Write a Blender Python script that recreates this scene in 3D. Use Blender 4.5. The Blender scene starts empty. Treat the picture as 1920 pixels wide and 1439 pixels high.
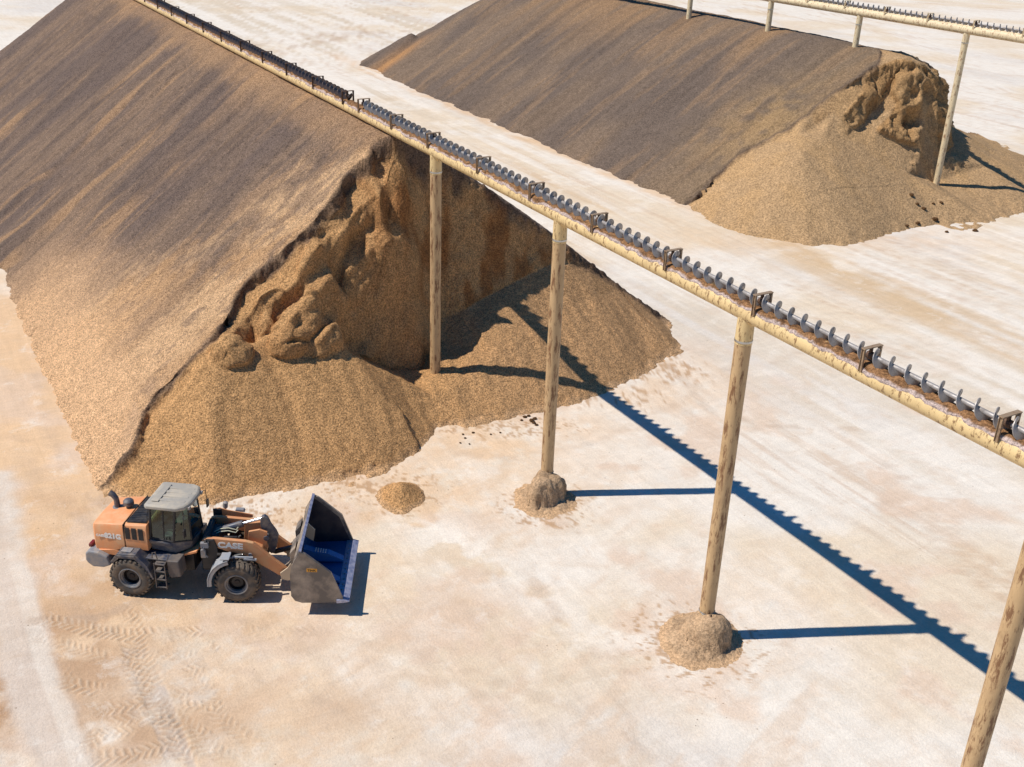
import bpy, bmesh, math, random
import numpy as np
from mathutils import Vector, Matrix
from mathutils.geometry import delaunay_2d_cdt
random.seed(7)
PI = math.pi
sc = bpy.context.scene
col = sc.collection

# ------------------------------------------------------------------ camera
FPX, PITCH, ROLL, CH = 2065.1, .448786, .037026, 23.0
def cam_axes():
    f = np.array([0, math.cos(PITCH), -math.sin(PITCH)]); r = np.array([1, 0, 0.]); u = np.cross(r, f)
    c, s = math.cos(ROLL), math.sin(ROLL)
    return c*r+s*u, -s*r+c*u, f
CR, CU, CF = cam_axes()
CC = np.array([0, 0, CH])
cd = bpy.data.cameras.new('camera'); cam = bpy.data.objects.new('camera', cd); col.objects.link(cam)
m = Matrix.Identity(4)
for i in range(3):
    m[i][0], m[i][1], m[i][2] = CR[i], CU[i], -CF[i]
m[2][3] = CH
cam.matrix_world = m
cd.sensor_width = 36; cd.lens = FPX/1920*36; cd.clip_end = 5000; cd.clip_start = .5
sc.camera = cam
# ------------------------------------------------------------------ world, sun, exposure
SUN_EL = math.radians(55.6)
SH = np.array([.994, .107])                       # the way the shadows fall on the ground
w = bpy.data.worlds.new('World'); sc.world = w; w.use_nodes = True
nt = w.node_tree
sky = nt.nodes.new('ShaderNodeTexSky'); sky.sky_type = 'NISHITA'; sky.sun_disc = False
sky.sun_elevation = SUN_EL; sky.sun_rotation = math.atan2(-SH[0], -SH[1])
sky.ozone_density = 5.0; sky.air_density = 1.0; sky.dust_density = .3
hs_ = nt.nodes.new('ShaderNodeHueSaturation'); hs_.inputs['Saturation'].default_value = 1.45; nt.links.new(sky.outputs[0], hs_.inputs['Color'])
nt.links.new(hs_.outputs[0], nt.nodes['Background'].inputs[0]); nt.nodes['Background'].inputs[1].default_value = .072
sd = bpy.data.lights.new('sun', 'SUN'); sd.energy = 4.1; sd.angle = math.radians(.55); sd.color = (1, .945, .86)
so = bpy.data.objects.new('sun', sd); col.objects.link(so)
ldir = Vector((SH[0]*math.cos(SUN_EL), SH[1]*math.cos(SUN_EL), -math.sin(SUN_EL)))
so.rotation_euler = ldir.to_track_quat('-Z', 'Y').to_euler(); so.location = (-40, 0, 60)
sc.view_settings.view_transform = 'Standard'; sc.view_settings.look = 'None'
sc.view_settings.exposure = .22; sc.view_settings.gamma = 1

# ------------------------------------------------------------------ site axes (t runs along the conveyor, n away from it)
P0 = np.array([-3.585, 46.275]); U = np.array([.51125975, -.85942624]); N = np.array([.85942624, .51125975])
def ray(x, y): return CF*FPX + CR*(x-960) + CU*(719.5-y)
def gz(x, y, z=0):
    d = ray(x, y); return CC + d*((z-CH)/d[2])
def tn(p): d = np.asarray(p)[..., :2]-P0; return np.stack([d@U, d@N], -1)
def tnz(x, y, z): return (*tn(gz(x, y, z)), z)
def tnt(x, y, t):
    r = ray(x, y); s = (t-((CC[:2]-P0)@U))/(r[:2]@U); p = CC+s*r; return (t, float((p[:2]-P0)@N), float(p[2]))
def tnp(x, y, nr, h, wd, d=0, side=-1):
    r = ray(x, y); f = lambda s: (CH+s*r[2]) - (h-d-(side*((CC[:2]+s*r[:2]-P0)@N-nr))*h/wd)
    f0, f1 = f(0), f(1); s = -f0/(f1-f0); p = CC+s*r; return (float((p[:2]-P0)@U), float((p[:2]-P0)@N), float(p[2]))
def xy(t, n): return P0[0]+t*U[0]+n*N[0], P0[1]+t*U[1]+n*N[1]
def W3(t, n, z): a = xy(t, n); return Vector((a[0], a[1], z))

# ------------------------------------------------------------------ noise
def _h(ix, iy, iz, s):
    h = (ix.astype(np.int64)*374761393 + iy.astype(np.int64)*668265263 + iz.astype(np.int64)*2147483647 + s*974634777) & 0xffffffff
    h = ((h ^ (h >> 13))*1274126177) & 0xffffffff
    h = ((h ^ (h >> 15))*2246822519) & 0xffffffff
    return ((h ^ (h >> 16)) & 0xffff)/65535.0*2-1
def n2(x, y, s=0):
    x = np.asarray(x, float); y = np.asarray(y, float)
    ix = np.floor(x); iy = np.floor(y); fx = x-ix; fy = y-iy
    ux = fx*fx*(3-2*fx); uy = fy*fy*(3-2*fy); z = np.zeros_like(ix)
    a = _h(ix, iy, z, s); b = _h(ix+1, iy, z, s); c = _h(ix, iy+1, z, s); d = _h(ix+1, iy+1, z, s)
    return (a*(1-ux)+b*ux)*(1-uy) + (c*(1-ux)+d*ux)*uy
def n3(x, y, z, s=0):
    ix = np.floor(x); iy = np.floor(y); iz = np.floor(z); fx = x-ix; fy = y-iy; fz = z-iz
    ux = fx*fx*(3-2*fx); uy = fy*fy*(3-2*fy); uz = fz*fz*(3-2*fz); r = 0
    for dz in (0, 1):
        a = _h(ix, iy, iz+dz, s); b = _h(ix+1, iy, iz+dz, s); c = _h(ix, iy+1, iz+dz, s); d = _h(ix+1, iy+1, iz+dz, s)
        r = r + ((a*(1-ux)+b*ux)*(1-uy) + (c*(1-ux)+d*ux)*uy)*(uz if dz else 1-uz)
    return r
def fbm(x, y, o=4, s=0, g=.5):
    r = 0; a = 1; tot = 0
    for i in range(o):
        r = r + a*n2(x*2**i+i*17.3, y*2**i-i*9.1, s+i); tot += a; a *= g
    return r/tot*1.5
def fbm3(x, y, z, o=3, s=0, g=.5):
    r = 0; a = 1; tot = 0
    for i in range(o):
        r = r + a*n3(x*2**i+i*7.3, y*2**i-i*9.1, z*2**i+i*3.7, s+i); tot += a; a *= g
    return r/tot*1.5
def sst(a, b, x): t = np.clip((x-a)/(b-a), 0, 1); return t*t*(3-2*t)
def lin(r, g, b): return tuple(((c/255)/12.92 if c/255 <= .04045 else ((c/255+.055)/1.055)**2.4) for c in (r, g, b))

# ------------------------------------------------------------------ tags
def tag(o, label=None, cat=None, group=None, kind=None):
    if label: o['label'] = label
    if cat: o['category'] = cat
    if group: o['group'] = group
    if kind: o['kind'] = kind
    return o
def empty(name, loc=(0, 0, 0), rz=0):
    o = bpy.data.objects.new(name, None); col.objects.link(o); o.location = loc; o.rotation_euler = (0, 0, rz); o.empty_display_size = .3
    return o
def copy_tree(o, parent=None):
    c = o.copy(); col.objects.link(c); c.parent = parent
    for ch in [x for x in bpy.data.objects if x.parent == o]: copy_tree(ch, c)
    return c

# ------------------------------------------------------------------ materials
def nmat(name):
    mt = bpy.data.materials.new(name); mt.use_nodes = True
    return mt, mt.node_tree, mt.node_tree.nodes['Principled BSDF']
def mixc(nt, fac, a, b, mode='MIX'):
    x = nt.nodes.new('ShaderNodeMix'); x.data_type = 'RGBA'; x.blend_type = mode
    for sock, v in ((x.inputs[0], fac), (x.inputs[6], a), (x.inputs[7], b)):
        if hasattr(v, 'links'): nt.links.new(v, sock)
        else: sock.default_value = v if isinstance(v, (int, float)) else (*v[:3], 1)
    return x.outputs[2]
def noise(nt, scale, detail=4, rough=.6, coord=None, dist=0):
    x = nt.nodes.new('ShaderNodeTexNoise'); x.inputs['Scale'].default_value = scale; x.inputs['Detail'].default_value = detail
    x.inputs['Roughness'].default_value = rough; x.inputs['Distortion'].default_value = dist
    if coord is not None: nt.links.new(coord, x.inputs['Vector'])
    return x.outputs['Fac']
def ramp(nt, v, a, b, ca=0., cb=1.):
    x = nt.nodes.new('ShaderNodeMapRange'); x.inputs[1].default_value = a; x.inputs[2].default_value = b; x.inputs[3].default_value = ca; x.inputs[4].default_value = cb
    nt.links.new(v, x.inputs[0]); return x.outputs[0]
def objco(nt, scale=None):
    x = nt.nodes.new('ShaderNodeTexCoord'); o = x.outputs['Object']
    if scale:
        mp = nt.nodes.new('ShaderNodeMapping'); mp.inputs['Scale'].default_value = scale; nt.links.new(o, mp.inputs[0]); o = mp.outputs[0]
    return o
def bump(nt, bs, h, strength, dist, prev=None):
    b = nt.nodes.new('ShaderNodeBump'); b.inputs['Strength'].default_value = strength; b.inputs['Distance'].default_value = dist
    nt.links.new(h, b.inputs['Height'])
    if prev is not None: nt.links.new(prev, b.inputs['Normal'])
    nt.links.new(b.outputs[0], bs.inputs['Normal']); return b.outputs[0]
def granular(name, grain=13., contrast=.35, bmp=.06):
    """loose organic material: vertex colour times a grain, with a coarse and a fine bump"""
    mt, nt, bs = nmat(name)
    at = nt.nodes.new('ShaderNodeAttribute'); at.attribute_name = 'Col'
    co = objco(nt)
    g1 = noise(nt, grain, 3, .65, co); g2 = noise(nt, grain*.23, 3, .6, co); g3 = noise(nt, grain*2.6, 2, .6, co)
    c = mixc(nt, 1., at.outputs['Color'], ramp(nt, g1, .37, .63, 1-contrast, 1+contrast), 'MULTIPLY')
    c = mixc(nt, 1., c, ramp(nt, g2, .3, .7, 1-contrast*.35, 1+contrast*.35), 'MULTIPLY')
    c = mixc(nt, 1., c, ramp(nt, g3, .36, .64, 1-contrast*.6, 1+contrast*.6), 'MULTIPLY')
    nt.links.new(c, bs.inputs['Base Color']); bs.inputs['Roughness'].default_value = .95; bs.inputs['Specular IOR Level'].default_value = .12
    b = bump(nt, bs, g1, 1, bmp); b = bump(nt, bs, g3, .8, bmp*.4, b)
    return mt
def plain(name, c, rough=.5, metal=0, dirt=None, dscale=3., damt=.5, spec=.5, bmp=0, scale=None):
    mt, nt, bs = nmat(name)
    bs.inputs['Roughness'].default_value = rough; bs.inputs['Metallic'].default_value = metal; bs.inputs['Specular IOR Level'].default_value = spec
    if dirt:
        co = objco(nt, scale)
        f = ramp(nt, noise(nt, dscale, 5, .65, co), .42, .68, 0, damt)
        nt.links.new(mixc(nt, f, c, dirt), bs.inputs['Base Color'])
        nt.links.new(ramp(nt, f, 0, 1, rough, .85), bs.inputs['Roughness'])
        nt.links.new(ramp(nt, f, 0, .6, metal, 0), bs.inputs['Metallic'])
        if bmp: bump(nt, bs, noise(nt, dscale*4, 4, .6, co), .6, bmp)
    else: bs.inputs['Base Color'].default_value = (*c, 1)
    return mt

# ------------------------------------------------------------------ mesh helpers
def grid_obj(name, X, Y, Z, C, mt, parent=None, mask=None):
    h, wd = X.shape
    co = np.stack([X, Y, Z], -1).reshape(-1, 3).astype(np.float32)
    i = np.arange(h*wd).reshape(h, wd)
    q = np.stack([i[:-1, :-1], i[:-1, 1:], i[1:, 1:], i[1:, :-1]], -1).reshape(-1, 4)
    if mask is not None:
        mk = mask.reshape(-1); q = q[mk[q].any(1)]
        used = np.unique(q); remap = np.full(h*wd, -1); remap[used] = np.arange(len(used)); q = remap[q]; co = co[used]
        if C is not None: C = C.reshape(-1, 3)[used]
    # make sure the faces look up
    a, b, c = co[q[0][0]], co[q[0][1]], co[q[0][2]]
    if np.cross(b-a, c-a)[2] < 0: q = q[:, ::-1]
    me = bpy.data.meshes.new(name); me.vertices.add(len(co)); me.vertices.foreach_set('co', co.ravel())
    me.loops.add(q.size); me.loops.foreach_set('vertex_index', q.ravel().astype(np.int32))
    me.polygons.add(len(q)); me.polygons.foreach_set('loop_start', np.arange(0, q.size, 4, dtype=np.int32))
    me.polygons.foreach_set('use_smooth', np.ones(len(q), bool))
    me.update(calc_edges=True)
    if C is not None:
        ca = me.color_attributes.new('Col', 'FLOAT_COLOR', 'POINT')
        cc = np.ones((len(co), 4), np.float32); cc[:, :3] = C.reshape(-1, 3); ca.data.foreach_set('color', cc.ravel())
    me.materials.append(mt); me.validate()
    o = bpy.data.objects.new(name, me); col.objects.link(o); o.parent = parent
    return o
class MB:
    def __init__(s): s.v = []; s.f = []
    def add(s, vs, fs):
        k = len(s.v); s.v += [tuple(v) for v in vs]; s.f += [tuple(k+i for i in f) for f in fs]; return s
    def box(s, c, d, R=None):
        vs = [Vector((x*d[0]/2, y*d[1]/2, z*d[2]/2)) for x in (-1, 1) for y in (-1, 1) for z in (-1, 1)]
        if R is not None: vs = [R @ v for v in vs]
        return s.add([v+Vector(c) for v in vs], [(0, 1, 3, 2), (4, 6, 7, 5), (0, 4, 5, 1), (2, 3, 7, 6), (0, 2, 6, 4), (1, 5, 7, 3)])
    def prism(s, p, y0, y1):                         # outline in x,z pulled along y
        k = len(p); vs = [(x, y0, z) for x, z in p]+[(x, y1, z) for x, z in p]
        fs = [tuple(range(k)), tuple(range(2*k-1, k-1, -1))]+[(i, i+k, (i+1) % k+k, (i+1) % k) for i in range(k)]
        return s.add(vs, fs)
    def loft(s, rings, closed=True, caps=True):
        k = len(rings[0]); vs = [v for r in rings for v in r]; fs = []
        for a in range(len(rings)-1):
            for i in range(k if closed else k-1):
                j = (i+1) % k; fs.append((a*k+i, a*k+j, (a+1)*k+j, (a+1)*k+i))
        if caps and closed: fs += [tuple(range(k-1, -1, -1)), tuple((len(rings)-1)*k+i for i in range(k))]
        return s.add(vs, fs)
    def tube(s, pts, r, seg=12):
        pts = [Vector(p) for p in pts]; rs = r if isinstance(r, (list, tuple)) else [r]*len(pts); rings = []
        ref = None
        for i, p in enumerate(pts):
            d = (pts[min(i+1, len(pts)-1)]-pts[max(i-1, 0)]).normalized()
            if ref is None: ref = Vector((0, 0, 1)) if abs(d.z) < .9 else Vector((1, 0, 0))
            a = (ref-d*ref.dot(d)).normalized(); b = d.cross(a); ref = a
            rings.append([p+(a*math.cos(2*PI*k/seg)+b*math.sin(2*PI*k/seg))*rs[i] for k in range(seg)])
        return s.loft(rings)
    def lathe(s, prof, c=(0, 0, 0), seg=36):         # profile (r, y) round the y axis through c
        rings = [[(c[0]+r*math.cos(2*PI*k/seg), c[1]+y, c[2]+r*math.sin(2*PI*k/seg)) for k in range(seg)] for r, y in prof]
        return s.loft(rings, caps=False)
    def build(s, name, mt, parent=None, bevel=0, smooth=False, xf=None, label=None, seg=2):
        me = bpy.data.meshes.new(name); vs = [xf @ Vector(v) for v in s.v] if xf else s.v
        me.from_pydata(vs, [], s.f); me.materials.append(mt)
        bm = bmesh.new(); bm.from_mesh(me); bmesh.ops.recalc_face_normals(bm, faces=bm.faces); bm.to_mesh(me); bm.free()
        if smooth:
            me.polygons.foreach_set('use_smooth', [True]*len(me.polygons)); me.set_sharp_from_angle(angle=math.radians(38))
        o = bpy.data.objects.new(name, me); col.objects.link(o); o.parent = parent
        if bevel:
            b = o.modifiers.new('bevel', 'BEVEL'); b.width = bevel; b.segments = seg; b.limit_method = 'ANGLE'; b.angle_limit = math.radians(35)
        if label: o['label'] = label
        return o
def textmesh(name, txt, size, mt, parent, M, depth=.006, squash=1.0, bold=.0):
    cu = bpy.data.curves.new(name, 'FONT'); cu.body = txt; cu.size = size; cu.extrude = depth; cu.align_x = 'LEFT'; cu.offset = bold
    to = bpy.data.objects.new(name, cu); col.objects.link(to)
    dg = bpy.context.evaluated_depsgraph_get(); me = bpy.data.meshes.new_from_object(to.evaluated_get(dg))
    bpy.data.objects.remove(to); bpy.data.curves.remove(cu)
    me.transform(M @ Matrix.Diagonal((squash, 1, 1, 1))); me.materials.clear(); me.materials.append(mt)
    o = bpy.data.objects.new(name, me); col.objects.link(o); o.parent = parent; return o

def tin(pts, edges, T, Nn):
    """linear interpolation of scattered (t, n, z) with breaklines onto the grid T x Nn"""
    vv = [Vector((p[0], p[1])) for p in pts]
    ov, oe, of, iv, ie, iff = delaunay_2d_cdt(vv, edges, [], 0, 1e-4)
    oz = []
    for k, ids in enumerate(iv):
        if ids: oz.append(np.mean([pts[i][2] for i in ids]))
        else:
            p = ov[k]; dd = [((p[0]-q[0])**2+(p[1]-q[1])**2, q[2]) for q in pts]; dd.sort()
            ww = [1/(d+1e-3) for d, _ in dd[:3]]; oz.append(sum(a*b[1] for a, b in zip(ww, dd[:3]))/sum(ww))
    Z = np.full((len(T), len(Nn)), np.nan)
    for f in of:
        a, b, c = [(ov[i][0], ov[i][1], oz[i]) for i in f[:3]]
        i0, i1 = np.searchsorted(T, min(a[0], b[0], c[0])), np.searchsorted(T, max(a[0], b[0], c[0]), 'right')
        j0, j1 = np.searchsorted(Nn, min(a[1], b[1], c[1])), np.searchsorted(Nn, max(a[1], b[1], c[1]), 'right')
        if i1 <= i0 or j1 <= j0: continue
        tt, nn = np.meshgrid(T[i0:i1], Nn[j0:j1], indexing='ij')
        den = (b[1]-c[1])*(a[0]-c[0])+(c[0]-b[0])*(a[1]-c[1])
        if abs(den) < 1e-12: continue
        w0 = ((b[1]-c[1])*(tt-c[0])+(c[0]-b[0])*(nn-c[1]))/den; w1 = ((c[1]-a[1])*(tt-c[0])+(a[0]-c[0])*(nn-c[1]))/den; w2 = 1-w0-w1
        ok = (w0 > -1e-6) & (w1 > -1e-6) & (w2 > -1e-6)
        z = w0*a[2]+w1*b[2]+w2*c[2]; sub = Z[i0:i1, j0:j1]; sub[ok] = z[ok]
    return Z
def smooth(Z, k=1):
    for _ in range(k):
        P = np.pad(Z, 1, mode='edge'); Z = (P[:-2, 1:-1]+P[2:, 1:-1]+P[1:-1, :-2]+P[1:-1, 2:]+4*Z)/8
    return Z
def axis(*segs):
    out = []
    for a, b, d in segs: out.append(np.arange(a, b-1e-6, d))
    out.append([segs[-1][1]]); return np.concatenate(out)
def displaced(T, Nn, Z, amp_fn):
    """turn (t,n,z) into world points pushed along their normals, so steep faces get relief too"""
    tt, nn = np.meshgrid(T, Nn, indexing='ij')
    gt = np.gradient(Z, T, axis=0); gn = np.gradient(Z, Nn, axis=1)
    L = np.sqrt(gt**2+gn**2+1); nz = 1/L
    d = amp_fn(tt, nn, Z, np.sqrt(gt**2+gn**2))
    t2 = tt-gt/L*d; n2_ = nn-gn/L*d; z2 = Z+nz*d
    X = P0[0]+t2*U[0]+n2_*N[0]; Y = P0[1]+t2*U[1]+n2_*N[1]
    return X, Y, z2, np.sqrt(gt**2+gn**2)

# ================================================================== GROUND
TR = [  # tyre tracks: photo points they pass, width, strength
    ([(60, 1160), (160, 1178), (250, 1190), (330, 1188), (410, 1182)], .55, 1.), ([(270, 1222), (330, 1228), (400, 1205)], .5, .8),
    ([(215, 1135), (255, 1175), (275, 1250), (300, 1330), (340, 1400), (380, 1439)], .55, .8), ([(95, 1278), (170, 1290), (230, 1300), (300, 1282), (400, 1240)], .55, .9),
    ([(110, 1335), (190, 1330), (270, 1316), (380, 1290)], .5, .8), ([(310, 1320), (380, 1330), (430, 1300)], .5, .7), ([(265, 1180), (240, 1240), (285, 1310), (380, 1390), (440, 1439)], .5, .7),
    ([(150, 1425), (250, 1420), (330, 1390), (420, 1370)], .5, .8), ([(0, 1345), (30, 1352), (60, 1350)], .5, .6), ([(0, 1250), (14, 1250)], .5, .6), ([(90, 1200), (180, 1225), (260, 1262)], .5, .7), ([(180, 1360), (260, 1345), (330, 1352), (420, 1400)], .5, .7), ([(330, 1180), (400, 1215), (430, 1260)], .5, .6), ([(20, 1180), (60, 1190), (100, 1240), (150, 1320)], .5, .5), ([(120, 1439), (180, 1380), (280, 1370)], .5, .7), ([(330, 1240), (390, 1290), (410, 1340), (480, 1400)], .5, .6), ([(410, 1170), (520, 1190), (640, 1180)], .5, .35), ([(210, 1240), (300, 1215), (360, 1160)], .5, .6), ([(205, 1160), (290, 1155)], .45, .6)]
def seg_uv(X, Y, P):
    best = np.full(X.shape, 1e9); bu = np.zeros(X.shape); bv = np.zeros(X.shape); L = 0
    for a, b in zip(P[:-1], P[1:]):
        d = b-a; l = np.linalg.norm(d); d = d/l
        s = np.clip((X-a[0])*d[0]+(Y-a[1])*d[1], 0, l)
        q = np.hypot(X-a[0]-s*d[0], Y-a[1]-s*d[1]); v = -(X-a[0])*d[1]+(Y-a[1])*d[0]
        mk = q < best; best[mk] = q[mk]; bu[mk] = (L+s)[mk]; bv[mk] = v[mk]; L += l
    return best, bu, bv
def ground_fn(X, Y):
    T = (X-P0[0])*U[0]+(Y-P0[1])*U[1]; Q = (X-P0[0])*N[0]+(Y-P0[1])*N[1]
    white = np.array(lin(238, 228, 214)); cream = np.array(lin(231, 212, 186)); peach = np.array(lin(231, 196, 158)); tan = np.array(lin(190, 152, 118)); grey = np.array(lin(214, 205, 196))
    def blend(C, c, f): return C*(1-f[..., None])+c*f[..., None]
    C = np.ones(X.shape+(3,))*white
    C = blend(C, grey, .55*sst(.1, .7, fbm(T*.035, Q*.13, 4, 3)))
    C = blend(C, cream, .9*sst(-.25, .45, fbm(T*.13+2, Q*.16, 5, 11)))
    # streaks worn along the lane between the piles
    lane = sst(12, 17, Q)*sst(62, 48, Q)
    st = fbm(T*.05+.2*n2(T*.1, Q*.1, 5), Q*1.1, 4, 21)
    C = blend(C, cream*.86, .8*lane*sst(.0, .45, st)*sst(-.6, .2, fbm(T*.04, Q*.06, 2, 8)))
    fine = fbm(T*.09+.3*n2(T*.2, Q*.2, 6), Q*2.6, 4, 23, .65); C = blend(C, tan*1.05, .38*sst(.1, .6, fine)*sst(6, 12, Q)*sst(-.4, .3, fbm(T*.06, Q*.12, 3, 9)))
    edge = sst(1.5, .3, np.abs(Q-30.4-.5*fbm(T*.3, Q*0, 3, 10)))*sst(-95, -80, T)*sst(-15, -22, T); C = blend(C, np.array(lin(226, 188, 146)), .7*edge)
    diag = fbm((X*.6+Y*.8)*.25, (X*.8-Y*.6)*1.3, 5, 24, .62); C = blend(C, np.array(lin(222, 196, 170)), .5*sst(.05, .5, diag)*sst(46, 38, Y)*sst(9, 3, Q+4))
    C = blend(C, white*1.03, .7*lane*sst(.05, .5, -st))
    # brown drag marks across the right hand yard
    def blob(px, py, rx, ry, ang=0):
        c = gz(px, py)[:2]; ca, sa = math.cos(ang), math.sin(ang); dx, dy = X-c[0], Y-c[1]
        a = (dx*ca+dy*sa)/rx; b = (-dx*sa+dy*ca)/ry
        return np.exp(-(a*a+b*b))
    up = math.atan2(U[1], U[0])
    for px, py, rx, ry, an, k in [(1700, 560, 11, 3.0, up, .8), (1560, 500, 8, 3, up, .6), (1850, 640, 8, 2.6, up, .7), (1640, 620, 5, 1.6, up, .45), (1900, 560, 9, 2, up, .6), (1720, 735, 5, 1.2, up, .35), (1560, 690, 4, 1, up, .3), (1480, 640, 6, .8, up, .5), (1780, 820, 7, .9, up, .5), (1400, 720, 6, .7, up, .35), (1620, 900, 5, .8, up, .35), (1850, 760, 6, .7, up, .5), (1500, 470, 6, 1.4, up, .6), (1300, 440, 6, 1.2, up, .5), (1100, 290, 10, 1.6, up, .5), (870, 170, 14, 1.8, up, .5), (1010, 330, 8, 1, up, .4), (1150, 400, 8, 1.2, up, .5)]:
        C = blend(C, np.array(lin(214, 184, 146)), k*blob(px, py, rx, ry, an)*sst(-.5, .45, fbm(T*.12, Q*.9, 4, 31)))
    # dust and spill tinted peach near the piles and where the loader works
    pe = np.zeros(X.shape)
    for px, py, rx, ry, k in [(60, 760, 5, 9, 1.), (120, 950, 6, 4, 1.), (350, 980, 8, 4, .9), (700, 930, 6, 4, .8), (900, 830, 5, 3.5, .75), (250, 1150, 9, 4, .8), (300, 1330, 9, 5, .65), (1000, 800, 5, 2.5, .6), (1230, 720, 5, 4, .6), (560, 1180, 6, 3, .35), (20, 640, 4, 12, .8), (1120, 900, 4, 3, .3), (1420, 1130, 5, 3, .22), (1400, 455, 8, 3, .3), (1650, 445, 8, 3, .5)]:
        pe = np.maximum(pe, k*blob(px, py, rx, ry))
    pe = np.clip(pe*1.25, 0, 1)*sst(-1.1, .1, fbm(X*.35, Y*.35, 5, 41))
    C = blend(C, peach, np.clip(pe*1.1, 0, 1)*.80*sst(-1.0, .1, fbm(X*1.1, Y*1.1, 5, 42, .65)))
    foot_ = sst(-23, -18.5, Q+.9*fbm(T*.2, Q*.3, 4, 43))*sst(-12, -15, Q)*sst(-30, -20, T)*sst(12, 5, T); C = blend(C, np.array(lin(230, 193, 152)), .85*foot_)
    tb = np.zeros(X.shape)
    for px, py, rx, ry, k in [(20, 1300, 1.5, 5, 1.), (40, 1400, 2.5, 3, .9), (150, 1180, 2.6, 1.8, .7), (160, 1250, 2.4, 1.8, .75), (200, 1380, 2.6, 2.2, .75), (350, 1350, 2.2, 1.6, .5), (300, 1100, 3, 1.6, .5), (200, 1100, 3, 1, .5), (470, 1170, 2.5, .9, .3), (640, 1330, 1.8, 1., .3), (850, 1170, 2.2, 1.4, .25), (80, 1080, 1, 3, .4), (560, 1200, .9, .6, .35), (170, 945, 3, 1, .4)]:
        tb = np.maximum(tb, k*blob(px, py, rx, ry))
    C = blend(C, tan, np.clip(tb*1.1, 0, 1)*sst(-.75, .25, fbm(X*.8, Y*.8, 5, 51)))
    # pink-brown blotches over the whole yard
    C = blend(C, np.array(lin(226, 200, 176)), .75*sst(.18, .62, fbm(X*.45+5, Y*.45, 5, 61))*sst(60, 40, Y))
    C = blend(C, white*1.05, .5*(1-np.clip(pe*1.3, 0, 1))*sst(.15, .7, fbm(X*.33+9, Y*.33, 6, 71, .65)))
    for px, py, rx, ry in [(1000, 1120, 4.5, 1.0), (940, 900, 2.2, .7), (1210, 1210, 1.8, .9), (840, 1010, 3.5, 1.4), (1080, 1010, 3, .8)]:
        C = blend(C, white*1.06, .8*blob(px, py, rx, ry, -.75)*sst(-.2, .35, fbm(X*.9, Y*.9, 5, 77)))
    Z = .02*fbm(X*.25, Y*.25, 3, 81)+.006*fbm(X*2.5, Y*2.5, 3, 82)
    # the wide pale lane worn at the left
    P = [gz(*p)[:2] for p in [(-15, 900), (15, 1090), (50, 1240), (90, 1350), (125, 1460)]]
    q, u_, v_ = seg_uv(X, Y, P); f = sst(1.0, .55, q+.15*fbm(X, Y, 3, 91)); C = blend(C, np.array(lin(222, 206, 190)), .85*f)
    C = blend(C, np.array(lin(236, 224, 208)), .5*sst(.35, .2, np.abs(v_-.45))*f)
    P = [gz(*p)[:2] for p in [(238, 1180), (262, 1235), (290, 1300), (318, 1370), (345, 1450)]]
    q, u_, v_ = seg_uv(X, Y, P); f = sst(.42, .3, q); C = blend(C, np.array(lin(202, 186, 172)), .75*f*sst(-.2, .35, fbm(X*.9, Y*.9, 4, 92))); Z = Z-.02*f
    # dozer/loader arcs as faint lines
    for pts, k in [([(215, 965), (140, 900), (90, 800), (60, 640)], .35), ([(190, 1000), (90, 930), (20, 800)], .3), ([(1250, 680), (1330, 770), (1440, 800), (1600, 805)], .35), ([(1260, 640), (1290, 655), (1320, 660)], .5), ([(1290, 700), (1420, 690), (1560, 640)], .25),
                   ([(700, 60), (620, 75), (520, 95)], .6), ([(760, 60), (640, 62), (480, 85)], .4), ([(1000, 1090), (1060, 1170), (1180, 1270)], .35), ([(420, 1160), (620, 1190), (860, 1250), (1100, 1340), (1250, 1439)], .22), ([(420, 1195), (620, 1225), (860, 1290), (1050, 1370), (1160, 1439)], .22), ([(760, 1010), (900, 1060), (1060, 1180), (1160, 1300), (1200, 1439)], .2), ([(0, 980), (70, 1080), (160, 1160), (330, 1230), (520, 1280), (700, 1360)], .25), ([(1300, 720), (1480, 860), (1700, 960), (1919, 1030)], .18), ([(1260, 760), (1440, 900), (1660, 1010), (1900, 1100)], .18), ([(860, 850), (960, 860), (1120, 830), (1300, 740)], .25), ([(60, 1165), (180, 1160), (300, 1110)], .5)]:
        P = [gz(*p)[:2] for p in pts]; q, u_, v_ = seg_uv(X, Y, P); wd = .35 if pts[0][1] > 100 else 1.6
        C = blend(C, np.array(lin(196, 170, 146)), k*sst(wd, wd*.3, q)*sst(-.5, .3, fbm(X*1.5, Y*1.5, 3, 93)))
    # tread prints
    for i, (pts, wd, k) in enumerate(TR):
        P = [gz(*p)[:2] for p in pts]; q, u_, v_ = seg_uv(X+.12*n2(X*.9, Y*.9, 98), Y+.12*n2(X*.9, Y*.9, 100), P)
        ends = sst(0, .8, u_)*sst(0, .8, sum(np.linalg.norm(b-a) for a, b in zip(P[:-1], P[1:]))-u_)
        inn = ends*sst(wd*.62, wd*.5, q)*k*sst(-.75, -.05, fbm(X*.9+i*5, Y*.9, 3, 95))
        ph = u_/.24+np.abs(v_)*2.6+.25*np.sign(v_); lug = .5+.5*np.cos(2*PI*ph+.8*n2(X*3, Y*3, 96)); lug = sst(.45, .8, lug)
        Z = Z+(-.014+.032*lug*sst(-.7, .1, fbm(X*1.7, Y*1.7, 3, 99)))*inn
        C = blend(C, tan*.9, .35*inn*(1-lug)); C = blend(C, cream*.9, .3*inn*lug)
    # chips scattered round the post feet and along the toe of the dug heap
    sp = np.zeros(X.shape)
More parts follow.
